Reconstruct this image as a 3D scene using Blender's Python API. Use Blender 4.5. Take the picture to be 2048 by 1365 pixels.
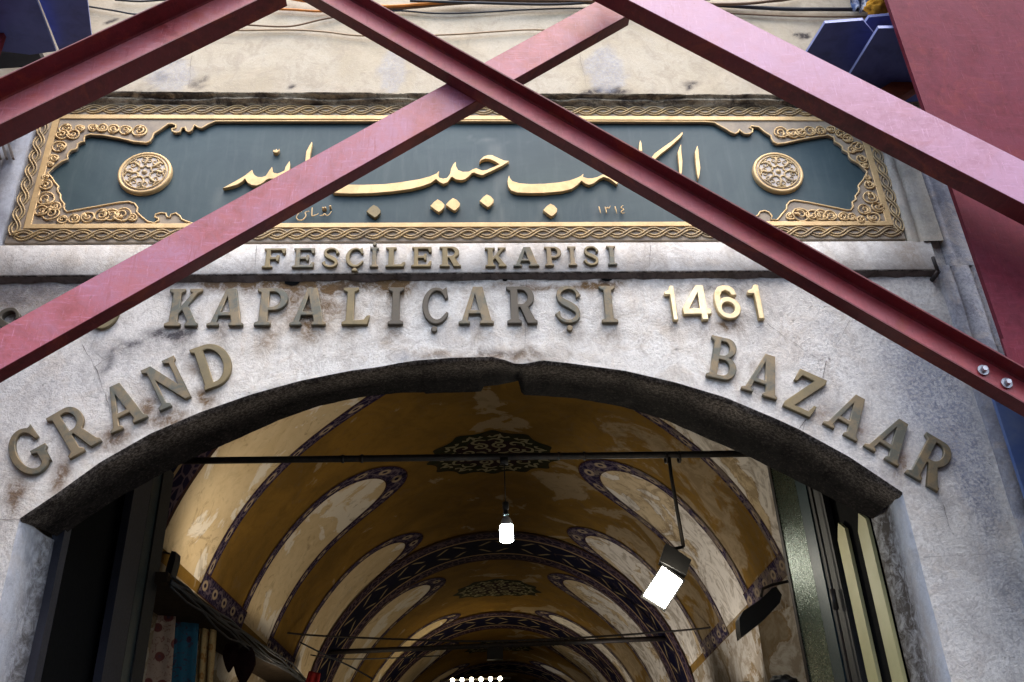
import bpy, bmesh, math, random
import numpy as np
from mathutils import Vector, Matrix, noise
random.seed(7)
for o in list(bpy.data.objects): bpy.data.objects.remove(o)
SC = bpy.context.scene
COL = SC.collection
R_ = math.radians

# ------------------------------------------------------------------ camera, sky, sun, exposure
FPX = 1850.0
CAM = np.array([0.0, -4.5, 1.6])
def cam_axes(p, yaw, r):
    cp, sp, cy, sy = math.cos(p), math.sin(p), math.cos(yaw), math.sin(yaw)
    f = np.array([-sy*cp, cy*cp, sp]); rt = np.array([cy, sy, 0.0]); up = np.cross(rt, f)
    c, s = math.cos(r), math.sin(r)
    return np.array([c*rt + s*up, -s*rt + c*up, f])
AX = cam_axes(R_(29.50), R_(-3.684), R_(-2.43))
cd = bpy.data.cameras.new('camera'); cam = bpy.data.objects.new('camera', cd); COL.objects.link(cam)
cd.sensor_width = 36.0; cd.lens = FPX/2048*36.0; cd.clip_start = 0.05; cd.clip_end = 500
m = Matrix(((AX[0][0], AX[1][0], -AX[2][0], CAM[0]), (AX[0][1], AX[1][1], -AX[2][1], CAM[1]),
            (AX[0][2], AX[1][2], -AX[2][2], CAM[2]), (0, 0, 0, 1)))
cam.matrix_world = m
SC.camera = cam

SUN_EL, SUN_AZ = 62.0, -28.0        # degrees; azimuth from the street side (-y), towards -x
W = bpy.data.worlds.new('World'); SC.world = W; W.use_nodes = True
nt = W.node_tree; nt.nodes.clear()
sky = nt.nodes.new('ShaderNodeTexSky'); sky.sky_type = 'NISHITA'; sky.sun_disc = False
sky.sun_elevation = R_(SUN_EL); sky.sun_rotation = R_(180.0 + SUN_AZ); sky.air_density = 1.0; sky.dust_density = 3.0
bg = nt.nodes.new('ShaderNodeBackground'); bg.inputs[1].default_value = 0.15
wo = nt.nodes.new('ShaderNodeOutputWorld')
nt.links.new(sky.outputs[0], bg.inputs[0]); nt.links.new(bg.outputs[0], wo.inputs[0])
sl = bpy.data.lights.new('sun', 'SUN'); sl.energy = 0.6; sl.angle = R_(50); sl.color = (1.0, 0.95, 0.88)
sun = bpy.data.objects.new('sun', sl); COL.objects.link(sun)
sd = Vector((math.sin(R_(SUN_AZ))*math.cos(R_(SUN_EL)), -math.cos(R_(SUN_AZ))*math.cos(R_(SUN_EL)), math.sin(R_(SUN_EL))))
sun.rotation_euler = sd.to_track_quat('Z', 'Y').to_euler(); sun.location = (0, -10, 20)
SC.view_settings.view_transform = 'Standard'; SC.view_settings.look = 'None'
SC.view_settings.gamma = 1.0; SC.view_settings.exposure = 2.0
try: SC.cycles.max_bounces = 8
except Exception: pass

# ------------------------------------------------------------------ measuring helpers (survey of the facade from the photograph)
def ray(px, py): return AX.T @ np.array([(px-1024)/FPX, -(py-682.5)/FPX, 1.0])
def P(px, py, y=0.0):                       # point of the vertical plane y = const
    d = ray(px, py); p = CAM + d*((y-CAM[1])/d[1]); return Vector(p)
def PXP(px, py, x):                         # point of the plane x = const
    d = ray(px, py); return Vector(CAM + d*((x-CAM[0])/d[0]))
def PZ(px, py, z):
    d = ray(px, py); return Vector(CAM + d*((z-CAM[2])/d[2]))
def XZ(px, py, y=0.0):
    p = P(px, py, y); return (p.x, p.z)
# vault frame: u along the axis, angle round the barrel (0 = right spring, 180 = left spring)
VB, VO, VH, VR = 0.0380, -0.0183, 1.5394, 2.65
VA = Vector((math.sin(VB), math.cos(VB), 0)); VN = Vector((math.cos(VB), -math.sin(VB), 0)); VC = Vector(CAM)
def VP(u, deg, r=VR):
    a = R_(deg); return VC + VA*u + VN*(VO + r*math.cos(a)) + Vector((0, 0, VH + r*math.sin(a)))
def VF(u, v, h): return VC + VA*u + VN*v + Vector((0, 0, h))     # h above eye
def PU(px, py, u):
    d = Vector(ray(px, py)); return VC + d*(u/d.dot(VA))
def PV(px, py, v):
    d = Vector(ray(px, py)); return VC + d*(v/d.dot(VN))
def nz(x, y, z=0.0, oct=3): return noise.fractal(Vector((x, y, z)), 0.8, 2.0, oct)

# ------------------------------------------------------------------ object helpers
def empty(name, loc=(0, 0, 0)):
    o = bpy.data.objects.new(name, None); COL.objects.link(o); o.location = loc; o.empty_display_size = 0.1; return o
def tag(o, label=None, cat=None, group=None, kind=None):
    if label: o['label'] = label
    if cat: o['category'] = cat
    if group: o['group'] = group
    if kind: o['kind'] = kind
    return o
def setparent(o, par):
    if par is not None:
        o.parent = par; o.matrix_parent_inverse = Matrix.Translation(-Vector(par.location))
def link(name, me, mats, parent=None, smooth=False):
    o = bpy.data.objects.new(name, me); COL.objects.link(o)
    for mm in (mats if isinstance(mats, (list, tuple)) else [mats]): me.materials.append(mm)
    if smooth:
        for p in me.polygons: p.use_smooth = True
    setparent(o, parent); return o
class MB:
    def __init__(s): s.v = []; s.f = []; s.uv = []; s.mi = []; s.hasuv = False
    def face(s, pts, uv=None, mi=0):
        b = len(s.v); s.v += [tuple(p) for p in pts]; s.f.append(tuple(range(b, b+len(pts))))
        s.uv += uv if uv else [(0, 0)]*len(pts); s.mi.append(mi)
        if uv: s.hasuv = True
    def box(s, lo, hi, mi=0):
        x0, y0, z0 = lo; x1, y1, z1 = hi
        s.hexa([(x0,y0,z0),(x1,y0,z0),(x1,y1,z0),(x0,y1,z0),(x0,y0,z1),(x1,y0,z1),(x1,y1,z1),(x0,y1,z1)], mi)
    def hexa(s, c, mi=0):
        for q in ((0,3,2,1),(4,5,6,7),(0,1,5,4),(1,2,6,5),(2,3,7,6),(3,0,4,7)): s.face([c[i] for i in q], None, mi)
    def bar(s, a, b, w, h, up=(0,0,1), mi=0):      # rectangular bar from a to b
        a, b = Vector(a), Vector(b); d = (b-a).normalized(); sd_ = d.cross(Vector(up)).normalized(); u = sd_.cross(d)
        c = [a+sd_*sx*w/2+u*sz*h/2 for sx, sz in ((-1,-1),(1,-1),(1,1),(-1,1))]+[b+sd_*sx*w/2+u*sz*h/2 for sx, sz in ((-1,-1),(1,-1),(1,1),(-1,1))]
        s.hexa(c, mi)
    def grid(s, pts, uvs=None, mi=0, flip=False):  # pts[i][j] shared verts
        n, k = len(pts), len(pts[0]); b = len(s.v)
        for r in pts:
            for p in r: s.v.append(tuple(p))
        for i in range(n-1):
            for j in range(k-1):
                q = [(i,j),(i+1,j),(i+1,j+1),(i,j+1)]
                if flip: q.reverse()
                s.f.append(tuple(b+a*k+c for a, c in q)); s.mi.append(mi)
                if uvs: s.uv += [uvs[a][c] for a, c in q]; s.hasuv = True
                else: s.uv += [(0, 0)]*4
    def tube(s, pts, r, n=7, mi=0, cap=True, closed=False):
        pts = [Vector(p) for p in pts]
        if closed: pts = pts+[pts[0]]
        rr = r if isinstance(r, (list, tuple)) else [r]*len(pts)
        t0 = (pts[1]-pts[0]).normalized(); ref = Vector((0,0,1)) if abs(t0.z) < .9 else Vector((1,0,0))
        nrm = t0.cross(ref).normalized(); rows = []
        for i, p in enumerate(pts):
            t = (pts[min(i+1,len(pts)-1)]-pts[max(i-1,0)])
            if closed and i in (0, len(pts)-1): t = pts[1]-pts[-2]
            t = t.normalized() if t.length > 1e-9 else t0
            nrm = (nrm - t*nrm.dot(t)); nrm = nrm.normalized() if nrm.length > 1e-6 else t.orthogonal().normalized()
            bn = t.cross(nrm)
            rows.append([p+(nrm*math.cos(2*math.pi*k/n)+bn*math.sin(2*math.pi*k/n))*rr[i] for k in range(n)])
        rows2 = [r_+[r_[0]] for r_ in rows]
        s.grid(rows2, None, mi)
        if cap and not closed:
            s.face(rows[0], None, mi); s.face(list(reversed(rows[-1])), None, mi)
    def lathe(s, prof, origin, axis, n=20, mi=0):      # prof: (radius, height along axis)
        o = Vector(origin); ax = Vector(axis).normalized(); e1 = ax.orthogonal().normalized(); e2 = ax.cross(e1)
        s.grid([[o+ax*h+(e1*math.cos(2*math.pi*k/n)+e2*math.sin(2*math.pi*k/n))*r for k in range(n+1)] for r, h in prof], None, mi)
    def build(s, name, mats, parent=None, smooth=False, attrs=None, merge=False):
        me = bpy.data.meshes.new(name); me.from_pydata(s.v, [], s.f)
        if s.hasuv:
            l = me.uv_layers.new(name='UVMap'); l.data.foreach_set('uv', np.array(s.uv, dtype=np.float32).ravel())
        me.polygons.foreach_set('material_index', s.mi)
        if attrs:
            for an, vals in attrs.items():
                a = me.color_attributes.new(an, 'FLOAT_COLOR', 'POINT')
                a.data.foreach_set('color', np.array(vals, dtype=np.float32).ravel())
        me.validate(); me.update()
        if merge or True:
            bm = bmesh.new(); bm.from_mesh(me); bmesh.ops.remove_doubles(bm, verts=bm.verts, dist=1e-5)
            bmesh.ops.recalc_face_normals(bm, faces=bm.faces); bm.to_mesh(me); bm.free()
        o = link(name, me, mats, parent, smooth); return o
def filled(name, loops, yb, yf, mat, parent=None, bevel=0.003):
    """plate whose outline (x, z loops, holes allowed) stands between the planes y = yb and y = yf"""
    cu = bpy.data.curves.new('c', 'CURVE'); cu.dimensions = '2D'; cu.fill_mode = 'BOTH'
    h = abs(yb-yf); cu.extrude = max(h/2-bevel, 0.0005); cu.bevel_depth = bevel; cu.bevel_resolution = 1; cu.offset = -bevel
    for lp in loops:
        sp = cu.splines.new('POLY'); sp.points.add(len(lp)-1); sp.use_cyclic_u = True
        for q, (x, z) in zip(sp.points, lp): q.co = (x, z, 0, 1)
    ob = bpy.data.objects.new('c', cu); COL.objects.link(ob)
    dg = bpy.context.evaluated_depsgraph_get(); dg.update()
    me = bpy.data.meshes.new_from_object(ob.evaluated_get(dg)); bpy.data.objects.remove(ob); bpy.data.curves.remove(cu)
    me.name = name; yc = (yb+yf)/2
    me.transform(Matrix(((1,0,0,0),(0,0,-1,yc),(0,1,0,0),(0,0,0,1)))); me.materials.clear()
    return link(name, me, mat, parent)
def arc(cx, cy, rx, ry, a0, a1, n=14):
    return [(cx+rx*math.cos(R_(a0+(a1-a0)*i/n)), cy+ry*math.sin(R_(a0+(a1-a0)*i/n))) for i in range(n+1)]
def catmull(pts, n=6, closed=False):
    out = []; k = len(pts); P_ = [np.array(p, float) for p in pts]
    for i in range(k if closed else k-1):
        p0 = P_[(i-1) % k] if closed or i > 0 else 2*P_[0]-P_[1]; p1 = P_[i]; p2 = P_[(i+1) % k]
        p3 = P_[(i+2) % k] if closed or i+2 < k else 2*P_[-1]-P_[-2]
        for j in range(n):
            t = j/n; out.append(.5*((2*p1)+(-p0+p2)*t+(2*p0-5*p1+4*p2-p3)*t*t+(-p0+3*p1-3*p2+p3)*t**3))
    if not closed: out.append(P_[-1])
    return out
def ribbon(pts, ws, n=6):                          # outline of a pen stroke with changing width
    c = catmull(pts, n); w = [q[0] for q in catmull([(x, 0) for x in ws], n)]
    L, Rr = [], []
    for i, p in enumerate(c):
        t = c[min(i+1, len(c)-1)]-c[max(i-1, 0)]; t = t/(np.linalg.norm(t)+1e-9); nn = np.array([-t[1], t[0]])
        L.append(tuple(p+nn*w[i]/2)); Rr.append(tuple(p-nn*w[i]/2))
    return L+Rr[::-1]

# ------------------------------------------------------------------ materials
def newmat(name):
    mt = bpy.data.materials.new(name); mt.use_nodes = True; t = mt.node_tree
    return mt, t, t.nodes['Principled BSDF']
class N:
    def __init__(s, t): s.t = t
    def n(s, typ, **kw):
        x = s.t.nodes.new('ShaderNode'+typ)
        for k, v in kw.items(): setattr(x, k, v)
        return x
    def l(s, a, b): s.t.links.new(a, b)
    def coord(s, kind='Object', scale=(1,1,1), rot=(0,0,0)):
        c = s.n('TexCoord'); mp = s.n('Mapping'); mp.inputs['Scale'].default_value = scale; mp.inputs['Rotation'].default_value = rot
        s.l(c.outputs[kind], mp.inputs[0]); return mp.outputs[0]
    def noise(s, vec, scale, detail=6, rough=.6, dist=0.0):
        x = s.n('TexNoise'); x.inputs['Scale'].default_value = scale; x.inputs['Detail'].default_value = detail
        x.inputs['Roughness'].default_value = rough; x.inputs['Distortion'].default_value = dist; s.l(vec, x.inputs['Vector']); return x.outputs['Fac']
    def ramp(s, fac, stops):
        x = s.n('ValToRGB'); e = x.color_ramp.elements
        while len(e) < len(stops): e.new(.5)
        for q, (p, c) in zip(e, stops): q.position = p; q.color = c if len(c) == 4 else (*c, 1)
        s.l(fac, x.inputs[0]); return x.outputs[0]
    def mix(s, fac, a, b, mode='MIX'):
        x = s.n('Mix', data_type='RGBA', blend_type=mode)
        for sock, v in ((x.inputs[0], fac), (x.inputs[6], a), (x.inputs[7], b)):
            if isinstance(v, (int, float)): sock.default_value = v
            elif isinstance(v, tuple): sock.default_value = v if len(v) == 4 else (*v, 1)
            else: s.l(v, sock)
        return x.outputs[2]
    def math(s, op, a, b=0.0, c=0.0, clamp=False):
        x = s.n('Math', operation=op); x.use_clamp = clamp
        for i, v in enumerate((a, b, c)):
            if isinstance(v, (int, float)): x.inputs[i].default_value = v
            else: s.l(v, x.inputs[i])
        return x.outputs[0]
    def bump(s, h, strength, dist, bsdf, prev=None):
        x = s.n('Bump'); x.inputs['Strength'].default_value = strength; x.inputs['Distance'].default_value = dist
        s.l(h, x.inputs['Height'])
        if prev: s.l(prev, x.inputs['Normal'])
        s.l(x.outputs[0], bsdf.inputs['Normal']); return x.outputs[0]
def bw(a, b=None): return (a, a, a, 1)
BLK, WHT = (0,0,0,1), (1,1,1,1)

def stone_mat(name, c1, c2, c3, speck=.5, bumps=.5):
    mt, t, b = newmat(name); k = N(t); v = k.coord('Object')
    big = k.noise(v, 1.3, 9, .64, .9); mid = k.noise(v, 7.5, 12, .76, .9); fin = k.noise(v, 55, 8, .72, .3); grit = k.noise(v, 170, 5, .7)
    col = k.mix(k.ramp(big, [(.40, BLK), (.60, WHT)]), c1, c2)
    col = k.mix(k.math('MULTIPLY', k.ramp(mid, [(.48, BLK), (.60, WHT)]), .75), col, c3)
    # crystalline mottling, pale crust and dark pits
    col = k.mix(k.math('MULTIPLY', k.math('MULTIPLY', k.ramp(fin, [(.50, BLK), (.60, WHT)]), k.ramp(big, [(.42, (.25,.25,.25,1)), (.60, WHT)])), .50*speck), col, tuple(x*.60 for x in c3))
    col = k.mix(k.math('MULTIPLY', k.ramp(fin, [(.36, WHT), (.47, BLK)]), .55*speck), col, tuple(min(.82, x*1.22) for x in c2))
    col = k.mix(k.math('MULTIPLY', k.ramp(grit, [(.56, BLK), (.68, WHT)]), .38*speck), col, tuple(x*.5 for x in c3))
    pit = k.ramp(k.noise(v, 40, 9, .80, .8), [(.345, WHT), (.385, BLK)])
    col = k.mix(k.math('MULTIPLY', pit, .70*speck), col, (.10,.085,.075))
    warm = k.ramp(k.noise(v, 4.5, 8, .70, 1.1), [(.50, BLK), (.62, WHT)])
    col = k.mix(k.math('MULTIPLY', warm, .40*speck), col, (.60,.49,.36))
    # streaky weathering that runs down the stone
    vs = k.coord('Object', (9, 9, .9)); st = k.ramp(k.noise(vs, 1.6, 7, .66, .4), [(.53, BLK), (.70, WHT)])
    col = k.mix(k.math('MULTIPLY', st, .34*speck), col, (.25,.235,.235))
    at = k.n('Attribute', attribute_name='stain_shade'); sp = k.n('SeparateColor'); k.l(at.outputs['Color'], sp.inputs[0])
    brk = k.ramp(k.noise(v, 17, 10, .76, .6), [(.38, BLK), (.58, WHT)])
    rust = k.math('MULTIPLY', k.math('MULTIPLY', sp.outputs[0], 1.35), k.math('ADD', k.math('MULTIPLY', brk, .85), .38), 0, True)
    col = k.mix(rust, col, (.185,.112,.050))
    dirt = k.math('MULTIPLY', k.math('MULTIPLY', sp.outputs[1], 1.2), k.math('ADD', k.math('MULTIPLY', brk, .85), .30), 0, True)
    col = k.mix(dirt, col, (.060,.050,.046))
    brk2 = k.ramp(fin, [(.42, BLK), (.56, WHT)])
    col = k.mix(k.math('MULTIPLY', sp.outputs[2], k.math('ADD', k.math('MULTIPLY', brk2, .55), .45)), col, k.mix(brk, (.20,.215,.27), (.36,.375,.42)))
    k.l(col, b.inputs['Base Color']); b.inputs['Roughness'].default_value = .88; b.inputs['Specular IOR Level'].default_value = .25
    h = k.math('ADD', k.math('MULTIPLY', mid, .7), k.math('MULTIPLY', fin, .5))
    h = k.math('SUBTRACT', h, k.math('MULTIPLY', pit, .5)); k.bump(h, bumps, .02, b)
    return mt
M = {}
M['stone'] = stone_mat('weathered_marble', (.80,.765,.69), (.86,.84,.775), (.56,.52,.465), .72, .8)
M['jamb'] = stone_mat('grey_marble', (.44,.46,.50), (.53,.55,.585), (.36,.37,.40), .45, .4)
M['sill'] = stone_mat('sill_stone', (.62,.59,.54), (.74,.715,.66), (.50,.465,.42), .65, .5)
M['upper'] = stone_mat('cream_render', (.41,.345,.245), (.46,.405,.315), (.35,.295,.22), .3, .3)
M['pilaster'] = stone_mat('pilaster_stone', (.25,.26,.30), (.37,.375,.40), (.17,.175,.215), .8, .6)
M['strip'] = stone_mat('strip_stone', (.46,.42,.34), (.53,.49,.42), (.36,.33,.28), .8, .5)
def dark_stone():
    mt, t, b = newmat('shaded_arch_stone'); k = N(t); v = k.coord('Object')
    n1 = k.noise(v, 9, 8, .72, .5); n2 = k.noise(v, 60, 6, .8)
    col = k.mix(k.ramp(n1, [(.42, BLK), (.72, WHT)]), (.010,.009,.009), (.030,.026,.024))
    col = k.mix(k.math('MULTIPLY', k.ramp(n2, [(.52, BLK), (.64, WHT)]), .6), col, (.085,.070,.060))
    at = k.n('Attribute', attribute_name='stain_shade'); sp = k.n('SeparateColor'); k.l(at.outputs['Color'], sp.inputs[0])
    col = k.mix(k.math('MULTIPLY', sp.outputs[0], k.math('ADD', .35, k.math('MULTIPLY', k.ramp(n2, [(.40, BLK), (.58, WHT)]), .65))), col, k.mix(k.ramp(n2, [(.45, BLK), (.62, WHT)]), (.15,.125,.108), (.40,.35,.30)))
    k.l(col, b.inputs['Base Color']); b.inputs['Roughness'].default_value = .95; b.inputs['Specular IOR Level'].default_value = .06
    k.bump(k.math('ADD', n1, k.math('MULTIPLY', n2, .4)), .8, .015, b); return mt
M['arch_dark'] = dark_stone()
def cornice_mat():
    mt, t, b = newmat('weathered_cornice'); k = N(t); v = k.coord('Object', (1,1,1))
    n1 = k.noise(k.coord('Object', (1,1,2.2)), 7, 8, .7, .9); n2 = k.noise(v, 45, 6, .75)
    col = k.mix(k.ramp(n1, [(.40, BLK), (.56, WHT)]), (.085,.068,.054), (.46,.39,.28))
    col = k.mix(k.ramp(n2, [(.50, BLK), (.70, WHT)]), col, (.13,.105,.08))
    k.l(col, b.inputs['Base Color']); b.inputs['Roughness'].default_value = .92
    k.bump(k.math('ADD', n1, n2), .9, .02, b); return mt
M['cornice'] = cornice_mat()
def plain(name, col, rough=.6, metal=0.0, var=.25, scale=14, bump=.15, col2=None, thr=(.45,.7)):
    mt, t, b = newmat(name); k = N(t); v = k.coord('Object')
    n1 = k.noise(v, scale, 6, .65, .4)
    c2 = col2 if col2 else tuple(c*(1-var) for c in col)
    k.l(k.mix(k.ramp(n1, [(thr[0], BLK), (thr[1], WHT)]), col, c2), b.inputs['Base Color'])
    b.inputs['Metallic'].default_value = metal
    if rough > .75: b.inputs['Specular IOR Level'].default_value = .08
    k.l(k.math('ADD', k.math('MULTIPLY', k.noise(v, scale*3, 4), .25), rough-.12), b.inputs['Roughness'])
    if bump: k.bump(k.noise(v, scale*6, 4), bump, .004, b)
    return mt
def paint_red(name, base, deep, chalk_c, dust, orange=.4, coat=.22):
    mt, t, b = newmat(name); k = N(t); v = k.coord('Object')
    n1 = k.noise(v, 1.1, 10, .70, 1.0); n2 = k.noise(v, 16, 9, .74, .6); n3 = k.noise(v, 120, 5, .7)
    col = k.mix(k.ramp(n2, [(.42, BLK), (.60, WHT)]), base, deep)
    chalk = k.math('MULTIPLY', k.ramp(n1, [(.40, BLK), (.60, WHT)]), dust)
    col = k.mix(k.math('MULTIPLY', chalk, k.ramp(n2, [(.38, (.55,.55,.55,1)), (.55, WHT)])), col, chalk_c)
    sc = k.ramp(k.noise(k.coord('Object', (2.2,2.2,15), (0,R_(35),0)), 4, 9, .74), [(.55, BLK), (.62, WHT)])
    col = k.mix(k.math('MULTIPLY', sc, .40*dust), col, tuple(min(.7, c*1.35) for c in chalk_c))
    sc2 = k.ramp(k.noise(k.coord('Object', (15,3,1.6), (0,R_(-12),0)), 3.2, 9, .74), [(.56, BLK), (.66, WHT)])
    col = k.mix(k.math('MULTIPLY', sc2, .60), col, deep)
    sc3 = k.ramp(k.noise(k.coord('Object', (22,4,2.2), (0,R_(8),0)), 4.5, 9, .76), [(.58, BLK), (.64, WHT)]); col = k.mix(k.math('MULTIPLY', sc3, .45*dust), col, tuple(min(.7, c*1.5+.02) for c in chalk_c))
    org = k.ramp(k.noise(v, 3.1, 9, .72, 1.3), [(.53, BLK), (.64, WHT)]); col = k.mix(k.math('MULTIPLY', org, orange), col, (.30,.055,.018))
    chip = k.ramp(k.noise(v, 30, 10, .80, .9), [(.345, WHT), (.37, BLK)]); col = k.mix(k.math('MULTIPLY', chip, .75), col, (.055,.022,.016))
    spk = k.ramp(n3, [(.66, BLK), (.70, WHT)]); col = k.mix(k.math('MULTIPLY', spk, min(.5, coat*1.6)), col, tuple(min(.6, c*1.9+.05) for c in chalk_c))
    k.l(col, b.inputs['Base Color'])
    k.l(k.math('ADD', k.math('MULTIPLY', n2, .30), .34), b.inputs['Roughness']); b.inputs['Specular IOR Level'].default_value = min(.4, coat*1.7)
    b.inputs['Coat Weight'].default_value = coat; b.inputs['Coat IOR'].default_value = 1.6
    k.l(k.math('ADD', k.math('MULTIPLY', n1, .25), .22), b.inputs['Coat Roughness'])
    k.bump(k.math('ADD', n2, k.math('MULTIPLY', n3, .3)), .22, .006, b); return mt
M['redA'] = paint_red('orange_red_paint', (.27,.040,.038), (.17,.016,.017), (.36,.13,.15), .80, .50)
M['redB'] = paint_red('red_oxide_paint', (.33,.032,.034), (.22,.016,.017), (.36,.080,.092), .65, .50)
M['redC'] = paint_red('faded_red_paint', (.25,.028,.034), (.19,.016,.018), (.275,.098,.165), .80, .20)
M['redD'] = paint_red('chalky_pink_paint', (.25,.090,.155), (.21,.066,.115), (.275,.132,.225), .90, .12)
M['red'] = paint_red('shaded_flange_red', (.095,.010,.011), (.055,.007,.008), (.16,.025,.035), .45, .30, .12)  # darker flange copy of the beam red, shade put into the colour
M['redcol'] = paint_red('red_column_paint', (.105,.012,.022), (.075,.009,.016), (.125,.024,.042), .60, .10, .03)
M['rust'] = plain('rust_streak', (.22,.05,.02), .7, 0, .4, 30)
M['blue'] = plain('blue_steel_paint', (.070,.095,.29), .5, 0, .35, 9, .1)
M['bluegrey'] = plain('dusty_blue_paint', (.050,.095,.24), .65, 0, .3, 3.5, .15, (.12,.16,.26), (.45,.70))
M['lav'] = plain('lit_plate_edge', (.24,.27,.50), .5, 0, .2, 12, .1)  # lighter copy of the blue for plate edges, light put into the colour
M['steel'] = plain('galvanised_bolt', (.45,.47,.50), .42, .7, .3, 40)
def gold_mat(name, c1, c2, rough, metal, thr=(.42,.68), sc=9):
    mt, t, b = newmat(name); k = N(t); v = k.coord('Object')
    n1 = k.noise(v, sc, 8, .7, .5); n2 = k.noise(v, 60, 5, .7)
    col = k.mix(k.ramp(n1, [(thr[0], BLK), (thr[1], WHT)]), c1, c2)
    col = k.mix(k.math('MULTIPLY', k.ramp(n2, [(.55, BLK), (.75, WHT)]), .4), col, tuple(x*.45 for x in c2))
    k.l(col, b.inputs['Base Color']); b.inputs['Metallic'].default_value = metal
    k.l(k.math('ADD', k.math('MULTIPLY', n1, .25), rough-.12), b.inputs['Roughness'])
    k.bump(n2, .12, .004, b); return mt
M['gold'] = gold_mat('gilded_metal', (.70,.49,.235), (.55,.37,.17), .52, .25)
M['golddull'] = gold_mat('dulled_gilding', (.55,.39,.18), (.34,.255,.15), .58, .18, (.40,.60))
M['ground'] = gold_mat('frame_ground', (.37,.30,.215), (.25,.21,.17), .8, .0, (.4,.65), 5)
M['greyground'] = gold_mat('roundel_ground', (.60,.54,.47), (.48,.42,.37), .8, .0)
M['brass'] = gold_mat('polished_brass', (.74,.60,.36), (.60,.45,.22), .34, .6)
M['bronze'] = gold_mat('tarnished_bronze', (.205,.155,.085), (.105,.105,.080), .5, .35, (.44,.58), 7)
M['bronzed'] = gold_mat('darkened_bronze', (.085,.074,.056), (.120,.100,.070), .6, .3, (.35,.65), 6)
M['bronzey'] = gold_mat('olive_brass', (.225,.170,.080), (.150,.125,.070), .5, .4, (.35,.65), 6)
def green_mat():
    mt, t, b = newmat('green_enamel'); k = N(t); v = k.coord('Object')
    n1 = k.noise(v, 2.4, 10, .70, .8); st = k.noise(k.coord('Object', (8,1,1.1)), 2.4, 5, .6, .3); n3 = k.noise(v, 90, 4, .8)
    col = k.mix(k.ramp(n1, [(.35, BLK), (.68, WHT)]), (.013,.040,.051), (.032,.064,.070))
    col = k.mix(k.math('MULTIPLY', k.ramp(st, [(.50, BLK), (.74, WHT)]), .28), col, (.085,.115,.115))
    at = k.n('Attribute', attribute_name='stain_shade'); sp = k.n('SeparateColor'); k.l(at.outputs['Color'], sp.inputs[0])
    col = k.mix(sp.outputs[0], col, (.155,.175,.165))
    col = k.mix(k.math('MULTIPLY', k.ramp(n3, [(.72, BLK), (.75, WHT)]), .5), col, (.4,.42,.42))
    k.l(col, b.inputs['Base Color']); b.inputs['Roughness'].default_value = .62; k.bump(n3, .12, .003, b); return mt
M['green'] = green_mat()
M['matte'] = plain('matte_black_metal', (.006,.006,.006), .95, 0, .2)
M['iron'] = plain('black_iron', (.020,.018,.017), .6, .2, .4, 20, .2, (.05,.032,.024))
M['black'] = plain('black_plastic', (.012,.012,.013), .5, 0, .2)
M['crack'] = plain('crack_joint', (.17,.15,.135), .95, 0, .3)
def emis(name, col, strength):
    mt, t, b = newmat(name); b.inputs['Base Color'].default_value = (*col, 1)
    b.inputs['Emission Color'].default_value = (*col, 1); b.inputs['Emission Strength'].default_value = strength; return mt
M['cool'] = emis('lit_cool_lamp', (.86,1.0,.98), 14)
M['warm'] = emis('lit_flood_lens', (1.0,.93,.78), 16)
M['warm2'] = emis('lit_far_bulb', (1.0,.86,.55), 12)
def vault_mat(name, c1, c2, cw, patchy):
    mt, t, b = newmat(name); k = N(t); v = k.coord('Object')
    n1 = k.noise(v, 1.5, 9, .64, .7); n2 = k.noise(v, 1.35, 7, .56, .9); n3 = k.noise(v, 40, 6, .72); n4 = k.noise(v, 7, 9, .72, 1.0)
    col = k.mix(k.ramp(n1, [(.40, BLK), (.60, WHT)]), c1, c2)
    col = k.mix(k.math('MULTIPLY', k.ramp(n4, [(.50, BLK), (.66, WHT)]), .35), col, tuple(x*.62 for x in c2))
    at = k.n('Attribute', attribute_name='stain_shade'); sp = k.n('SeparateColor'); k.l(at.outputs['Color'], sp.inputs[0])
    wear = k.math('ADD', k.math('MULTIPLY', sp.outputs[0], .13), k.math('ADD', k.math('MULTIPLY', n2, .86), k.math('MULTIPLY', n4, .14)))
    col = k.mix(k.math('MULTIPLY', k.ramp(wear, [(patchy, BLK), (patchy+.025, WHT)]), .7), col, cw)
    tide = k.math('ABSOLUTE', k.math('SUBTRACT', wear, patchy+.005))
    col = k.mix(k.math('MULTIPLY', k.math('MULTIPLY', k.ramp(tide, [(.004, WHT), (.016, BLK)]), sp.outputs[1]), .75, 0, True), col, (.22,.135,.055))
    brown = k.ramp(k.math('ADD', k.math('MULTIPLY', sp.outputs[1], .14), k.noise(v, 3.2, 10, .70, 1.9)), [(.57, BLK), (.68, WHT)])
    col = k.mix(k.math('MULTIPLY', brown, .55), col, (.15,.098,.045))
    k.l(col, b.inputs['Base Color']); b.inputs['Roughness'].default_value = .9; b.inputs['Specular IOR Level'].default_value = .04
    k.bump(k.math('ADD', n4, k.math('MULTIPLY', n3, .3)), .3, .02, b); return mt
M['ochre'] = vault_mat('ochre_plaster', (.215,.118,.024), (.155,.088,.021), (.31,.24,.15), .625)
M['cream'] = vault_mat('cream_plaster', (.62,.49,.31), (.55,.42,.25), (.76,.72,.66), .56)
M['pier'] = vault_mat('bare_plaster', (.30,.25,.18), (.20,.155,.10), (.5,.46,.40), .55)
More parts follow.
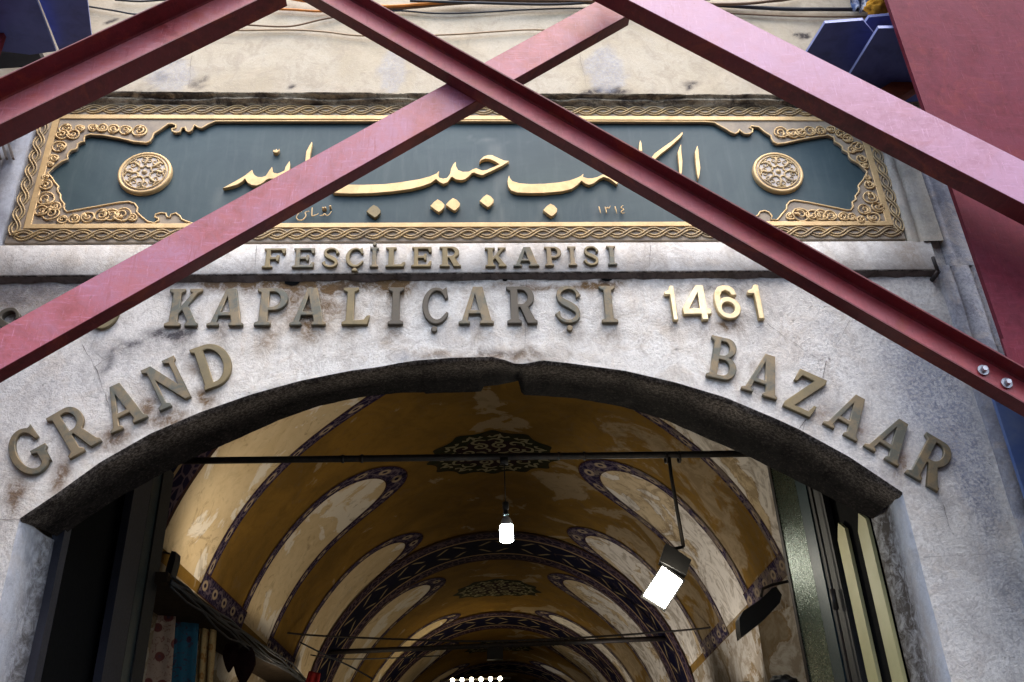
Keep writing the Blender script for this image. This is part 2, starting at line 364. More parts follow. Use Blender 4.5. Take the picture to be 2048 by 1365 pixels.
def border_mat(name='scroll_border', base=(.016,.012,.036), ink=(.115,.085,.108)):
    mt, t, b = newmat(name); k = N(t); uv = k.coord('UV')
    se = k.n('SeparateXYZ'); k.l(uv, se.inputs[0]); U, V_ = se.outputs[0], se.outputs[1]      # U metres along, V 0..1 across
    cb = k.n('CombineXYZ'); k.l(k.math('MULTIPLY', U, 6.5), cb.inputs[0]); k.l(k.math('MULTIPLY', V_, 1.0), cb.inputs[1])
    ns = k.n('TexNoise'); ns.inputs['Scale'].default_value = 2.2; ns.inputs['Detail'].default_value = 1; k.l(cb.outputs[0], ns.inputs['Vector'])
    sw = k.math('SINE', k.math('ADD', k.math('MULTIPLY', U, 16.0), k.math('MULTIPLY', ns.outputs['Fac'], 5)))
    d = k.math('ABSOLUTE', k.math('SUBTRACT', V_, k.math('ADD', .5, k.math('MULTIPLY', sw, .27))))
    l1 = k.ramp(d, [(.045, WHT), (.09, BLK)])
    d2 = k.math('ABSOLUTE', k.math('SUBTRACT', V_, k.math('SUBTRACT', .5, k.math('MULTIPLY', sw, .22))))
    l2 = k.ramp(d2, [(.03, WHT), (.06, BLK)])
    vo = k.n('TexVoronoi', feature='DISTANCE_TO_EDGE'); vo.inputs['Scale'].default_value = 2.6; k.l(cb.outputs[0], vo.inputs['Vector'])
    l3 = k.ramp(vo.outputs['Distance'], [(.04, WHT), (.08, BLK)])
    ink_f = k.math('MAXIMUM', l1, k.math('MAXIMUM', l2, k.math('MULTIPLY', l3, .6)))
    fl = k.math('PINGPONG', k.math('MULTIPLY', U, 3.2), .5)
    fd = k.math('SQRT', k.math('ADD', k.math('POWER', fl, 2), k.math('POWER', k.math('SUBTRACT', V_, .5), 2)))
    col = k.mix(ink_f, base, ink); col = k.mix(k.ramp(fd, [(.20, WHT), (.25, BLK)]), col, (.33,.25,.17)); col = k.mix(k.ramp(fd, [(.08, WHT), (.12, BLK)]), col, base)
    ed = k.math('ABSOLUTE', k.math('SUBTRACT', V_, .5)); col = k.mix(k.ramp(ed, [(.44, BLK), (.455, WHT)]), col, (.050,.022,.018))
    at = k.n('Attribute', attribute_name='stain_shade'); sp = k.n('SeparateColor'); k.l(at.outputs['Color'], sp.inputs[0])
    wn = k.ramp(k.math('ADD', k.math('MULTIPLY', sp.outputs[0], .16), k.noise(k.coord('Object'), 6, 8, .7, 1)), [(.62, BLK), (.70, WHT)])
    col = k.mix(k.math('MULTIPLY', wn, .6), col, (.22,.17,.12))
    k.l(col, b.inputs['Base Color']); b.inputs['Roughness'].default_value = .9; b.inputs['Specular IOR Level'].default_value = .04; return mt
M['border'] = border_mat()
def ring_mat():
    mt, t, b = newmat('painted_rib_band'); k = N(t); uv = k.coord('UV')
    se = k.n('SeparateXYZ'); k.l(uv, se.inputs[0]); U, V_ = se.outputs[0], se.outputs[1]
    c = k.math('ABSOLUTE', k.math('SUBTRACT', V_, .5))
    vo = k.n('TexVoronoi', feature='DISTANCE_TO_EDGE'); vo.inputs['Scale'].default_value = 9
    cb = k.n('CombineXYZ'); k.l(U, cb.inputs[0]); k.l(k.math('MULTIPLY', V_, 1.4), cb.inputs[1]); k.l(cb.outputs[0], vo.inputs['Vector'])
    side = k.mix(k.ramp(vo.outputs['Distance'], [(.05, WHT), (.12, BLK)]), (.014,.010,.026), (.095,.062,.072))
    # leaf pairs and lozenges along the middle
    pu = k.math('PINGPONG', k.math('MULTIPLY', U, 1.55), .5)
    leaf = k.math('ABSOLUTE', k.math('SUBTRACT', k.math('MULTIPLY', pu, .50), k.math('ADD', c, .03)))
    lm = k.math('MULTIPLY', k.ramp(leaf, [(.012, WHT), (.026, BLK)]), k.math('MULTIPLY', k.ramp(c, [(.05, BLK), (.07, WHT)]), k.ramp(c, [(.17, WHT), (.19, BLK)])))
    mid = k.mix(lm, (.006,.006,.020), (.30,.23,.12))
    col = k.mix(k.ramp(c, [(.245, BLK), (.25, WHT)]), mid, (.33,.22,.11))
    col = k.mix(k.ramp(c, [(.275, BLK), (.28, WHT)]), col, side)
    col = k.mix(k.ramp(c, [(.46, BLK), (.465, WHT)]), col, (.05,.025,.02))
    at = k.n('Attribute', attribute_name='stain_shade'); sp = k.n('SeparateColor'); k.l(at.outputs['Color'], sp.inputs[0])
    wn = k.ramp(k.math('ADD', k.math('MULTIPLY', sp.outputs[0], .14), k.noise(k.coord('Object'), 5, 8, .7, 1)), [(.66, BLK), (.76, WHT)])
    col = k.mix(k.math('MULTIPLY', wn, .5), col, (.13,.08,.05))
    k.l(col, b.inputs['Base Color']); b.inputs['Roughness'].default_value = .9; b.inputs['Specular IOR Level'].default_value = .04; return mt
M['ring'] = ring_mat()
M['medal'] = plain('medallion_green', (.014,.018,.008), .9, 0, .5, 12, .1, (.035,.022,.008)); M['medalmid'] = plain('medallion_maroon', (.022,.010,.012), .9, 0, .4, 12, .1); M['medalink'] = plain('medallion_cream', (.24,.21,.125), .9, 0, .4, 18, .1, (.20,.17,.09))
def cloth_mat(name, c1, c2, c3, scale):
    mt, t, b = newmat(name); k = N(t); v = k.coord('Object'); vo = k.n('TexVoronoi', feature='F1'); vo.inputs['Scale'].default_value = scale; k.l(v, vo.inputs['Vector'])
    col = k.mix(k.ramp(vo.outputs['Distance'], [(.33, WHT), (.38, BLK)]), c1, c2); col = k.mix(k.ramp(vo.outputs['Distance'], [(.15, WHT), (.19, BLK)]), col, c3)
    fl = k.ramp(k.noise(v, scale*3.3, 3, .6, 1.5), [(.56, BLK), (.62, WHT)]); col = k.mix(k.math('MULTIPLY', fl, .7), col, c2)
    k.l(col, b.inputs['Base Color']); b.inputs['Roughness'].default_value = .95; return mt
M['cloth1'] = cloth_mat('floral_carpet', (.40,.30,.24), (.17,.05,.045), (.08,.05,.08), 9)
M['cloth2'] = cloth_mat('blue_carpet', (.016,.11,.19), (.055,.018,.045), (.26,.16,.08), 8)
M['cloth3'] = cloth_mat('tan_carpet', (.50,.36,.17), (.36,.18,.05), (.42,.30,.14), 12)
M['flag'] = plain('red_cloth', (.16,.010,.010), .9)
M['teal'] = plain('teal_metal', (.085,.125,.095), .27, .85, .3, 30, .35)
M['navy'] = plain('navy_metal', (.008,.009,.018), .6, .0, .3, 20)
M['darkteal'] = plain('dark_teal_metal', (.014,.032,.038), .42, .2, .3, 20)
M['leafdark'] = plain('dark_door_metal', (.006,.006,.007), .7, .0, .3, 20)
M['yellow'] = plain('slot_view_yellow', (.46,.42,.20), .6, 0, .12, 4)
M['timber'] = plain('dark_timber', (.045,.032,.022), .8, 0, .4, 12)
M['wire_b'] = plain('brown_cable', (.17,.10,.055), .6); M['wire_k'] = plain('dark_cable', (.025,.027,.035), .55); M['wire_o'] = plain('orange_cable', (.62,.21,.025), .5); M['wire_t'] = plain('tan_cable', (.36,.25,.15), .6)
M['foam'] = plain('expanding_foam', (.62,.30,.035), .85, 0, .3, 30, .6)
M['bag'] = plain('blue_plastic_sheet', (.05,.09,.22), .4, 0, .5, 10, .3, (.45,.5,.6), (.5,.62))
M['paving'] = stone_mat('street_paving', (.055,.053,.050), (.075,.072,.068), (.042,.040,.038), .5, .4)

# ------------------------------------------------------------------ street
g = MB(); g.grid([[(x, y, 0) for y in (-60, -20, -4, 0.0, 0.43, 10, 40, 60)] for x in (-60, -10, -3, 3, 10, 60)])
tag(g.build('street', M['paving']), kind='structure')

ob_ = tag(empty('street_building', (0, -9, 0)), 'plain grey building on the other side of the bazaar street', 'building')
mb = MB(); mb.box((-14, -16, 0), (14, -9.0, 6.4)); mb.build('wall', plain('grey_plaster', (.10,.095,.09), .9), ob_)
mb = MB(); mb.box((-14.2, -16, 6.401), (14.2, -8.7, 6.6)); mb.build('roof', plain('roof_edge', (.15,.13,.12), .9), ob_)

# ------------------------------------------------------------------ gate facade
FA = tag(empty('gate_facade', (0, 0, 0)), 'weathered pale stone gate facade with a broad dark arch and dark cornice', 'gate')
arcF = [(40,1037),(110,990),(200,925),(300,868),(400,825),(500,790),(600,762),(700,742),(760,734),(795,727),(835,721),(905,716),(985,714),(1015,722),(1030,728),(1050,728),(1085,721),(1140,727),(1250,742),(1350,765),(1450,795),(1550,837),(1600,860),(1700,915),(1805,985)]
arcB = [(120,1075),(170,1040),(230,1000),(330,945),(400,910),(460,885),(560,840),(640,812),(720,795),(800,786),(848,785),(850,788),(963,784),(966,774),(1000,770),(1039,762),(1043,790),(1150,797),(1250,815),(1330,840),(1420,880),(1500,915),(1560,945),(1640,985),(1745,1040)]
F = sorted(XZ(*p, 0) for p in arcF); B = sorted(XZ(*p, .42) for p in arcB)
FX = np.array([p[0] for p in F]); FZ = np.array([p[1] for p in F]); BX = np.array([p[0] for p in B]); BZ = np.array([p[1] for p in B])
XL, XR = FX[0], FX[-1]
zf = lambda x: float(np.interp(x, FX, FZ)); zb = lambda x: float(np.interp(x, BX, BZ))
# stains: (px, py, radius x m, radius z m, strength, channel 0 rust / 1 dirt / 2 blue-grey)
ST = [(640,572,.55,.05,.9,0),(430,566,.3,.05,.7,0),(640,625,.17,.16,.62,0),(575,610,.06,.10,.5,0),(790,580,.10,.10,.75,0),(785,660,.10,.10,.45,0),(700,575,.1,.05,.5,1),(30,985,.05,.10,1.0,0),(120,950,.045,.10,1.15,0),(55,600,.5,.12,.55,0),(60,590,.4,.07,.45,1),
      (225,880,.09,.07,.8,0),(290,815,.06,.10,.95,0),(335,842,.10,.06,.75,0),(415,795,.08,.06,.8,0),(395,745,.05,.05,.5,0),(345,675,.10,.06,.6,1),(400,700,.16,.05,.35,1),(240,710,.14,.06,.40,1),(180,690,.03,.22,.25,1),(530,690,.08,.10,.35,0),(455,665,.04,.10,.3,1),
      (1090,570,.5,.03,.6,0),(1200,566,.12,.05,.7,0),(1215,556,.05,.03,1.1,1),(582,562,.035,.035,1.5,1),(870,555,.5,.02,.6,1),(1010,720,.25,.04,.55,0),(960,716,.4,.025,.5,1),(810,712,.05,.03,.55,2),(940,655,.03,.03,.7,2),
      (1440,650,.10,.06,.45,0),(1420,580,.3,.04,.55,1),(1500,620,.10,.20,.35,1),(1700,590,.3,.10,.4,1),(1660,650,.08,.14,.30,2),(1600,745,.2,.02,.25,1),(1540,790,.09,.06,.45,0),(1515,740,.04,.05,.3,0),(1640,835,.08,.06,.5,0),(1720,860,.05,.08,.7,0),(1800,915,.05,.10,.8,0),(1790,950,.05,.06,.6,0),(1690,830,.14,.08,.25,1),
      (1840,760,.20,.28,.75,2),(1900,830,.16,.22,.9,2),(1870,900,.10,.14,.5,1),(1930,900,.12,.3,.7,2),(1760,640,.12,.12,.45,2),(1860,700,.10,.1,.55,1),(1950,960,.09,.2,.6,2),(1880,1010,.04,.12,.4,1),(1990,1100,.10,.5,.4,2),(1830,640,.2,.08,.5,1)]
ST += [(x_, 664, .055, .09, .34, 0) for x_ in (360, 448, 538, 615, 706, 952, 1045, 1140, 1222)]+[(x_, 622, .10, .12, .20, 1) for x_ in (360, 448, 538, 615, 790, 870, 952, 1045, 1140, 1222)]+[(1340,650,.05,.08,.4,0),(1460,655,.07,.07,.45,0),(265,690,.10,.03,.75,1),(330,672,.10,.03,.7,1),(205,735,.03,.10,.6,1),(430,700,.10,.025,.5,1),(880,705,.20,.03,.45,0),(1500,560,.6,.03,.5,1),(240,562,.5,.04,.6,1)]
STW = [(XZ(px, py, 0), rx, rz, s, c) for px, py, rx, rz, s, c in ST]
def stain_shade_at(x, z):
    r = [0.0, 0.0, 0.0]
    wx = x+.05*nz(x*5, z*5, 3.1); wz = z+.05*nz(x*5, z*5, 7.7)
    for (cx, cz), rx, rz, s, c in STW:
        d = ((wx-cx)/rx)**2+((wz-cz)/rz)**2
        if d < 5: r[c] += s*math.exp(-d*1.1)
    r[2] += .42*max(0, min(1, (abs(x-.05)-1.15)/1.0))*max(.2, min(1, .75+.5*nz(x*1.3, z*1.3, 6)))  # bluer grey towards both sides: light falloff painted into the stone
    # grime that creeps down from under the string course
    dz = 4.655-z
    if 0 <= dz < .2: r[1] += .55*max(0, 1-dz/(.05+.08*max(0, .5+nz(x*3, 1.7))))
    return (*[min(1, q) for q in r], 1)
ZTOP = 7.6
def wall_block(x0, x1, zlo, nx, nzr):
    rows, at = [], []
    for i in range(nx+1):
        x = x0+(x1-x0)*i/nx; z0 = zlo(x); col = []
        for j in range(nzr+1):
            z = z0+(4.70-z0)*j/nzr
            col.append((x, .0+.005*nz(x*4, z*4, 9)*(0 if j == 0 else 1), z)); at.append(stain_shade_at(x, z))
        col.append((x, 0, ZTOP)); at.append((0,0,0,1)); rows.append(col)
    return rows, at
wb = MB(); A_ = []
for x0, x1, fn, nx, nr in ((-6, XL, lambda x: 0.0, 90, 150), (XL, XR, zf, 190, 46), (XR, 8, lambda x: 0.0, 120, 150)):
    r, a = wall_block(x0, x1, fn, nx, nr); wb.grid(r); A_ += a
ob = None
def build_attr(mb, name, mat, parent, at, smooth=True):
    me = bpy.data.meshes.new(name); me.from_pydata(mb.v, [], mb.f); ca = me.color_attributes.new('stain_shade', 'FLOAT_COLOR', 'POINT')
    ca.data.foreach_set('color', np.array(at, dtype=np.float32).ravel())
    if mb.hasuv:
        l = me.uv_layers.new(name='UVMap'); l.data.foreach_set('uv', np.array(mb.uv, dtype=np.float32).ravel())
    me.polygons.foreach_set('material_index', mb.mi)
    return link(name, me, mat, parent, smooth)
# cracks and joints cut into the same mesh
def strip(mb, pts, w, mi, y=-.004):
    pts = [Vector((p[0], y, p[1])) for p in pts]
    for i in range(len(pts)-1):
        d = (pts[i+1]-pts[i]); d = d.normalized() if d.length > 0 else Vector((1,0,0)); nn = Vector((-d.z, 0, d.x))
        w *= .82; w0 = w*(.25+.6*random.random()); mb.face([pts[i]-nn*w0, pts[i+1]-nn*w*.7, pts[i+1]+nn*w*.7, pts[i]+nn*w0], None, mi)
def jag(a, b, n, amp):
    a, b = np.array(a), np.array(b); return [tuple(a+(b-a)*i/n+(np.array([random.uniform(-amp, amp), random.uniform(-amp, amp)]) if 0 < i < n else 0)) for i in range(n+1)]
nv0 = len(wb.v)
for pl, w, amp in (([(1535,648),(1585,685),(1640,722),(1652,715)],.0028,.006),([(1652,722),(1640,790)],.004,.004),([(1612,840),(1596,862)],.005,.003),([(1605,862),(1625,790)],.002,.003),([(1050,640),(1050,722)],.0025,.002),([(1053,560),(1050,640)],.0015,.003),([(165,690),(190,735),(212,790),(222,830)],.003,.004),
                   ([(1700,640),(1660,715)],.0015,.004),([(1885,1010),(1900,1060)],.003,.004),([(1845,1115),(1985,1108)],.0018,.003),([(1600,690),(1700,630)],.0012,.005),([(190,735),(240,700),(330,690)],.0022,.012),([(1890,560),(1925,655)],.003,.006),([(0,1040),(50,1040)],.003,.002)):
    for i in range(len(pl)-1): strip(wb, jag(XZ(*pl[i]), XZ(*pl[i+1]), 7, amp), w, 1)
A_ += [(0,0,0,1)]*(len(wb.v)-nv0)
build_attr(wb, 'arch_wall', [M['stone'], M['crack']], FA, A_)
# soffit of the arch
so = MB(); rows = []; at = []
NS = 300
for i in range(NS+1):
    t = i/NS; xf = XL+(XR-XL)*t; xb = BX[0]+(BX[-1]-BX[0])*t; zF, zB = zf(xf), zb(xb); row = []
    for y, roll in ((.0,0),(.012,-.012),(.03,-.016),(.06,-.014),(.11,-.008),(.18,0),(.26,0),(.34,0),(.42,0)):
        q = y/.42; x = xf+(xb-xf)*q; z = zF+(zB-zF)*(q if y > .2 else q*.8)
        dn = (nz(x*9, y*9, z*9)*.007+nz(x*28, y*28, z*28)*.0035)*(1 if .0 < y < .42 else .35)
        row.append((x, y, z+roll+dn)); at.append((max(0, min(1, (1-q/.55)*1.7))*max(.15, min(1, .62+.5*nz(x*3, 5, y*3))), 0, 0, 1))  # paler front lip, black further in: light falloff painted into the colour
    rows.append(row)
so.grid(rows)
# return of the arch above its back edge
n0 = len(so.v); so.grid([[(BX[0]+(BX[-1]-BX[0])*i/NS, .42, zb(BX[0]+(BX[-1]-BX[0])*i/NS)), (BX[0]+(BX[-1]-BX[0])*i/NS, .421, 6.2)] if False else [rows[i][-1], (rows[i][-1][0], .42, 6.0)] for i in range(NS+1)])
at += [(0,0,0,1)]*(len(so.v)-n0)
build_attr(so, 'arch_soffit', M['arch_dark'], FA, at)
# jambs
for s, xe, xi in ((-1, XL, P(120,1075,.42).x), (1, XR, P(1745,1045,.42).x)):
    j = MB(); zt = zf(xe)+.01; n = 40
    prof = [(xe+s*.9, .006), (xe+s*.006, .006), (xe, .02), (xe-s*.004, .10), (xi+s*.03, .30), (xi, .42), (xi+s*.9, .42)]
    j.grid([[(x+.004*nz(z*3, y*9, s) , y, z) for x, y in prof] for z in [zt*k/n for k in range(n+1)]])
    atj = []
    for v in j.v: atj.append((max(0, nz(v[0]*6, v[1]*9, v[2]*1.2)-.15)*.5, (max(0, nz(v[1]*11, v[2]*.8, s*3)-.05)*.8 if v[1] > .1 else 0)+(max(0, min(1, (v[1]-.17-.05*math.sin(v[2]*3.1+1)-.03*nz(v[2]*2, 3))/.04))*.72 if s > 0 else max(0, min(1, (v[1]-.13-.05*math.sin(v[2]*2.7+.6)-.03*nz(v[2]*2, 8))/.06))*.62), .25*max(0, nz(v[1]*4, v[2]*2)), 1))
    build_attr(j, 'jamb', M['jamb'], FA, atj)
# string course (sill under the plaque)
def rough_band(name, prof, x0, x1, nx, mat, amp, fr, damage=None, par=FA, smooth=True):
    b = MB(); rows = []
    for i in range(nx+1):
        x = x0+(x1-x0)*i/nx; row = []
        for (y, z) in prof:
            a = amp*nz(x*fr, y*20, z*20); dy = damage(x, y, z) if damage else 0.0
            row.append((x, y+a+dy, z+a*.5))
        rows.append(row)
    b.grid(rows); b.face([r for r in rows[0]]); b.face([r for r in rows[-1]][::-1])
    return b, rows
ys = -.045; zsb = P(700, 547.5, ys).z; zst = P(700, 487.5, ys).z
SX0, SX1 = P(0, 520, ys).x-.35, P(1872, 520, ys).x
sb, rows = rough_band('sill_band', [(.004, zst+.012), (ys+.004, zst), (ys-.002, zst-.006), (ys, zsb+.008), (ys+.006, zsb), (.004, zsb-.004)], SX0, SX1, 260, M['sill'], .002, 6)
at = []
for v in sb.v:
    d = max(0, (zsb+.05-v[2])/.05) if v[1] < -.03 else 0
    at.append((.5*max(0, nz(v[0]*4, 2.2)-.1), (.9 if (v[1] > -.055 and v[2] < zsb+.004) else .25*max(0, nz(v[0]*5, v[2]*9))), 0.0, 1))
n0 = len(sb.v)
for px in (510, 738, 1297): strip(sb, jag(XZ(px+4, 492, ys), XZ(px, 546, ys), 5, .002), .0022, 1, ys-.005)
at += [(0,0,0,1)]*(len(sb.v)-n0)
build_attr(sb, 'sill_band', [M['sill'], M['crack']], FA, at)
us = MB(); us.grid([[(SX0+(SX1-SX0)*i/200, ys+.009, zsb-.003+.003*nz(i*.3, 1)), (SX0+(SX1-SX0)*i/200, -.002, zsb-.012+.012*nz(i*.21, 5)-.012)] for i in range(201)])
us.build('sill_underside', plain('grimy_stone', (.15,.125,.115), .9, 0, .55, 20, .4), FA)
for hx_, hy_, hr_ in ((585,563,.030),(1214,556,.024),(870,557,.012),(1010,560,.010)):
    hb = MB(); c_ = P(hx_, hy_, -.004); hb.face([c_+Vector((hr_*1.5*math.cos(i*.5236)*(1+.25*nz(i*.8, hx_)), 0, hr_*math.sin(i*.5236)*(1+.25*nz(i*.7, hx_, 3)))) for i in range(12)]); hb.build('dark_hole', M['matte'], FA)
# upper wall and its broken cornice
yu = -.09; zu = P(700, 187, yu).z; zc0 = P(900, 213, -.035).z
ub = MB(); atu = []; rows = []
UP = [(345,150,.12,.16,.5,2),(785,145,.08,.20,.5,2),(1212,140,.13,.20,.62,2),(1210,185,.16,.03,1.2,1),(395,165,.05,.04,.5,1),(585,170,.02,.02,1.2,1),(222,43,.025,.02,1.5,1),(1607,71,.03,.025,1.6,1),(1380,170,.04,.02,.8,1),(330,157,.03,.03,.5,1),(260,190,.2,.03,.4,1)]
UPW = [(XZ(px, py, yu), rx, rz, s, c) for px, py, rx, rz, s, c in UP]
for i in range(261):
    x = -4.2+9.6*i/260; row = []
    for jz in range(60):
        z = zu+1.6*jz/59; r = [0, 0, 0]; wx = x+.04*nz(x*7, z*7, 1); wz = z+.04*nz(x*7, z*7, 4)
        for (cx, cz), rx, rz, s, c in UPW:
            d = ((wx-cx)/rx)**2+((wz-cz)/rz)**2; r[c] += s*(1 if d < 1 else math.exp(-(d-1)*(9 if c == 2 else 3))) if d < 4 else 0
        row.append((x, yu+.004*nz(x*3, z*3, 2)-(.004*min(1, r[2])), z)); atu.append((0.0, min(1, r[1]), min(.9, r[2]*.85), 1))
    rows.append(row)
ub.grid(rows); n0 = len(ub.v)
for a, b in (((0,0),(0,0)),): pass
for pl in ([(385,112),(378,178)], [(315,128),(378,120)], [(1160,110),(1172,175)]): strip(ub, jag(XZ(*pl[0], yu), XZ(*pl[1], yu), 6, .006), .002, 1, yu-.006)
atu += [(0,0,0,1)]*(len(ub.v)-n0)
build_attr(ub, 'upper_wall', [M['upper'], M['crack']], FA, atu)
def dmg(x, y, z):
    if z > zu-.15*H: return 0.0
    return .045*max(0, nz(x*1.4, 11.3)-.05)+.03*max(0, nz(x*6, z*14, 2)-.1)
H = zu-zc0
co, rows = rough_band('cornice', [(.004, zu+.004), (yu-.001, zu+.003), (yu-.012, zu-.10*H), (yu-.010, zu-.22*H), (yu+.012, zu-.30*H), (yu+.016, zu-.50*H), (yu+.006, zu-.54*H), (yu+.010, zu-.68*H), (yu+.038, zu-.76*H), (yu+.042, zc0+.10*H), (-.030, zc0-.004), (.004, zc0-.004)], -4.2, 5.4, 420, M['cornice'], .012, 5, dmg)
co.build('cornice', M['cornice'], FA, True)
# plain strips and pilasters beside the plaque
def vmould(name, prof, z0, z1, mat, par, n=50, amp=.004):
    b = MB(); b.grid([[(x+amp*nz(z*4, x*9), y+amp*nz(z*5, x*8, 3), z) for x, y in prof] for z in [z0+(z1-z0)*i/n for i in range(n+1)]])
    at = [(0, .55*max(0, nz(v[0]*5, v[2]*2.5)), .3*max(0, nz(v[0]*3, v[2]*3, 8)), 1) for v in b.v]
    return build_attr(b, name, mat, par, at)
xr0 = P(1812, 478, -.03).x+.012
vmould('margin_strip', [(xr0, 0), (xr0, -.045), (xr0+.055, -.050), (xr0+.060, -.032), (xr0+.075, -.032), (xr0+.080, -.058), (xr0+.20, -.06), (xr0+.205, 0)], zst-.01, 6.0, M['strip'], FA)
vmould('pilaster', [(xr0+.204, 0), (xr0+.206, -.026), (xr0+.25, -.034), (xr0+.27, -.020), (xr0+.29, -.034), (xr0+.40, -.036), (xr0+.42, -.020), (xr0+.44, -.036), (xr0+1.3, -.036), (xr0+1.32, 0)], 4.62, 6.0, M['pilaster'], FA)
xs0 = SX1+.005
vmould('pilaster', [(xs0, 0), (xs0+.004, -.028), (xs0+.07, -.034), (xs0+.085, -.018), (xs0+.10, -.034), (xs0+.19, -.036), (xs0+.205, -.020), (xs0+.22, -.036), (xs0+.9, -.036)], 1.8, 4.62, M['pilaster'], FA, 80, .005)
xl0 = P(8, 487, -.03).x-.012
vmould('margin_strip', [(xl0-.30, 0), (xl0-.295, -.07), (xl0-.16, -.068), (xl0-.15, -.03), (xl0-.12, -.03), (xl0-.11, -.055), (xl0-.01, -.05), (xl0, 0)], zst-.01, 6.0, M['jamb'], FA)
gv = MB()
for k in range(3):
    a = P(-8+13*k, 290, -.085); gv.bar(a, a+Vector((.05, 0, -.11)), .012, .022, (0,1,0))
gv.build('carved_groove', M['crack'], FA)
pg = MB(); a = P(1876, 543, -.085); pg.tube([a, a+Vector((-.004,0,.075)), a+Vector((-.004,0,.10))], .011, 8); pg.tube([a+Vector((0,.09,-.006)), a+Vector((0,-.004,-.004))], .014, 8)
tag(pg.build('iron_peg', M['iron'], None, True), 'short rusty iron peg sticking up at the right end of the sill', 'peg')

# ------------------------------------------------------------------ plaque
YP = -.03
PL = tag(empty('inscription_plaque', P(900, 350, 0)), 'long dark green plaque with gilded Arabic calligraphy and braided gold border', 'plaque')
px0, pz0 = XZ(8, 487, YP); px1 = XZ(1812, 478, YP)[0]; pz1 = P(800, 211, YP).z
LC = lambda pts: [(60+x/5.055, 200+y/5.055) for x, y in pts]
RC = lambda pts: [(1410+x/4.876, 220+y/4.876) for x, y in pts]
leftc = LC([(1880,222),(1800,255),(1740,292),(1700,285),(1665,258),(1640,310),(1610,332),(1582,320),(1570,285),(1535,290),(1520,330),(1480,338),(1440,325),(1435,300),(1475,290),(1478,262),(1440,248),(1400,250),(1330,300),(1255,345),(1240,385),(1215,425),(1175,440),(1050,428),(900,392),(750,366),(610,355),(560,368),(548,400),(553,430),(520,432),(485,452),(478,490),(465,505),(420,515),(385,550),(378,580),(388,602),(330,625),(250,680),(180,745),(225,795),(255,845),(292,882),(278,905),(285,935),(312,968),(308,995),(318,1025),(350,1058),(342,1085),(350,1115),(375,1140),(480,1120),(700,1080),(900,1045),(1000,1036),(1060,1055),(1090,1095),(1078,1138),(1130,1190),(1195,1240),(1260,1252),(1305,1225),(1300,1205),(1262,1192),(1275,1162),(1330,1148),(1375,1155),(1388,1195),(1420,1195),(1428,1165),(1475,1152),(1515,1180),(1535,1215),(1590,1238),(1660,1262)])
rightc = RC([(640,1075),(650,1040),(620,1005),(580,990),(535,1000),(520,1030),(470,1060),(400,1090),(330,1118)])
rightc2 = RC([(0,122),(90,130),(150,165),(205,195),(245,222),(290,240),(322,225),(335,198),(352,220),(385,240),(430,240),(462,222),(462,192),(432,178),(450,165),(520,172),(580,222),(640,258),(648,290),(665,318),(705,336),(780,330),(950,292),(1120,262),(1200,252),(1255,275),(1262,315),(1300,335),(1335,362),(1340,395),(1395,425),(1405,465),(1425,490),(1500,530),(1580,610),(1540,690),(1490,748),(1502,775),(1498,805),(1462,848),(1472,880),(1432,908),(1445,945),(1420,985),(1380,985),(1250,957),(1000,907),(870,888),(825,900),(795,935),(795,972),(760,1010),(705,1080)])
cart = leftc+[(460, 451.5), (900, 450.5), (1400, 450)]+rightc[::-1]+[]+rightc2[::-1]+[(900, 243.5)]
cartW = [XZ(x, y, YP) for x, y in cart]
cartW = [tuple(p) for p in cartW]
fr = filled('frame_plate', [[(px0, pz0), (px1, pz0), (px1, pz1), (px0, pz1)], cartW], -.004, YP, M['ground'], PL, .004)
# field with its pale run-off streaks
fb = MB(); rows = []; at = []
SK = [(600,470,.04),(745,455,.05),(880,455,.07),(905,440,.06),(965,380,.03),(1090,400,.05),(1070,440,.08),(1190,400,.03),(1230,390,.03),(440,380,.06),(1385,330,.03),(520,350,.05),(990,285,.1)]
SKW = [(XZ(a, b, YP), w) for a, b, w in SK]
for i in range(201):
    x = px0+.02+(px1-px0-.04)*i/200; row = []
    for jz in range(46):
        z = pz0+.02+(pz1-pz0-.04)*jz/45; s = 0
        for (cx, cz), w in SKW:
            if z < cz+.05: s += math.exp(-((x-cx+.02*nz(z*6, x*2))/(w*.6))**2)*max(0, min(1, (cz+.05-z)/.08))*.38*max(0, .6+nz(x*18, z*3))
        if abs(z-(pz1-.28)) < .03 and .0 < x < .45: s += .6*max(0, nz(x*9, z*30))
        row.append((x, -.012, z)); at.append((min(1, s), 0, 0, 1))
    rows.append(row)
fb.grid(rows); build_attr(fb, 'green_field', M['green'], PL, at)
rim = MB(); rim.tube([Vector((x, YP-.004, z)) for x, z in cartW], .0060, 6, closed=True); rim.build('cartouche_rim', M['gold'], PL, True)
# flat gold bar
bx0, bz0 = XZ(47, 459.5, YP); bx1 = XZ(1788, 459, YP)[0]; bz1 = P(800, 233, YP).z; bw_ = P(900, 450, YP).z-P(900, 459, YP).z
filled('gilded_bar', [[(bx0, bz0), (bx1, bz0), (bx1, bz1), (bx0, bz1)], [(bx0+bw_*1.2, bz0+bw_), (bx1-bw_*1.2, bz0+bw_), (bx1-bw_*1.2, bz1-bw_), (bx0+bw_*1.2, bz1-bw_)]], YP+.002, YP-.010, M['gold'], PL, .003)
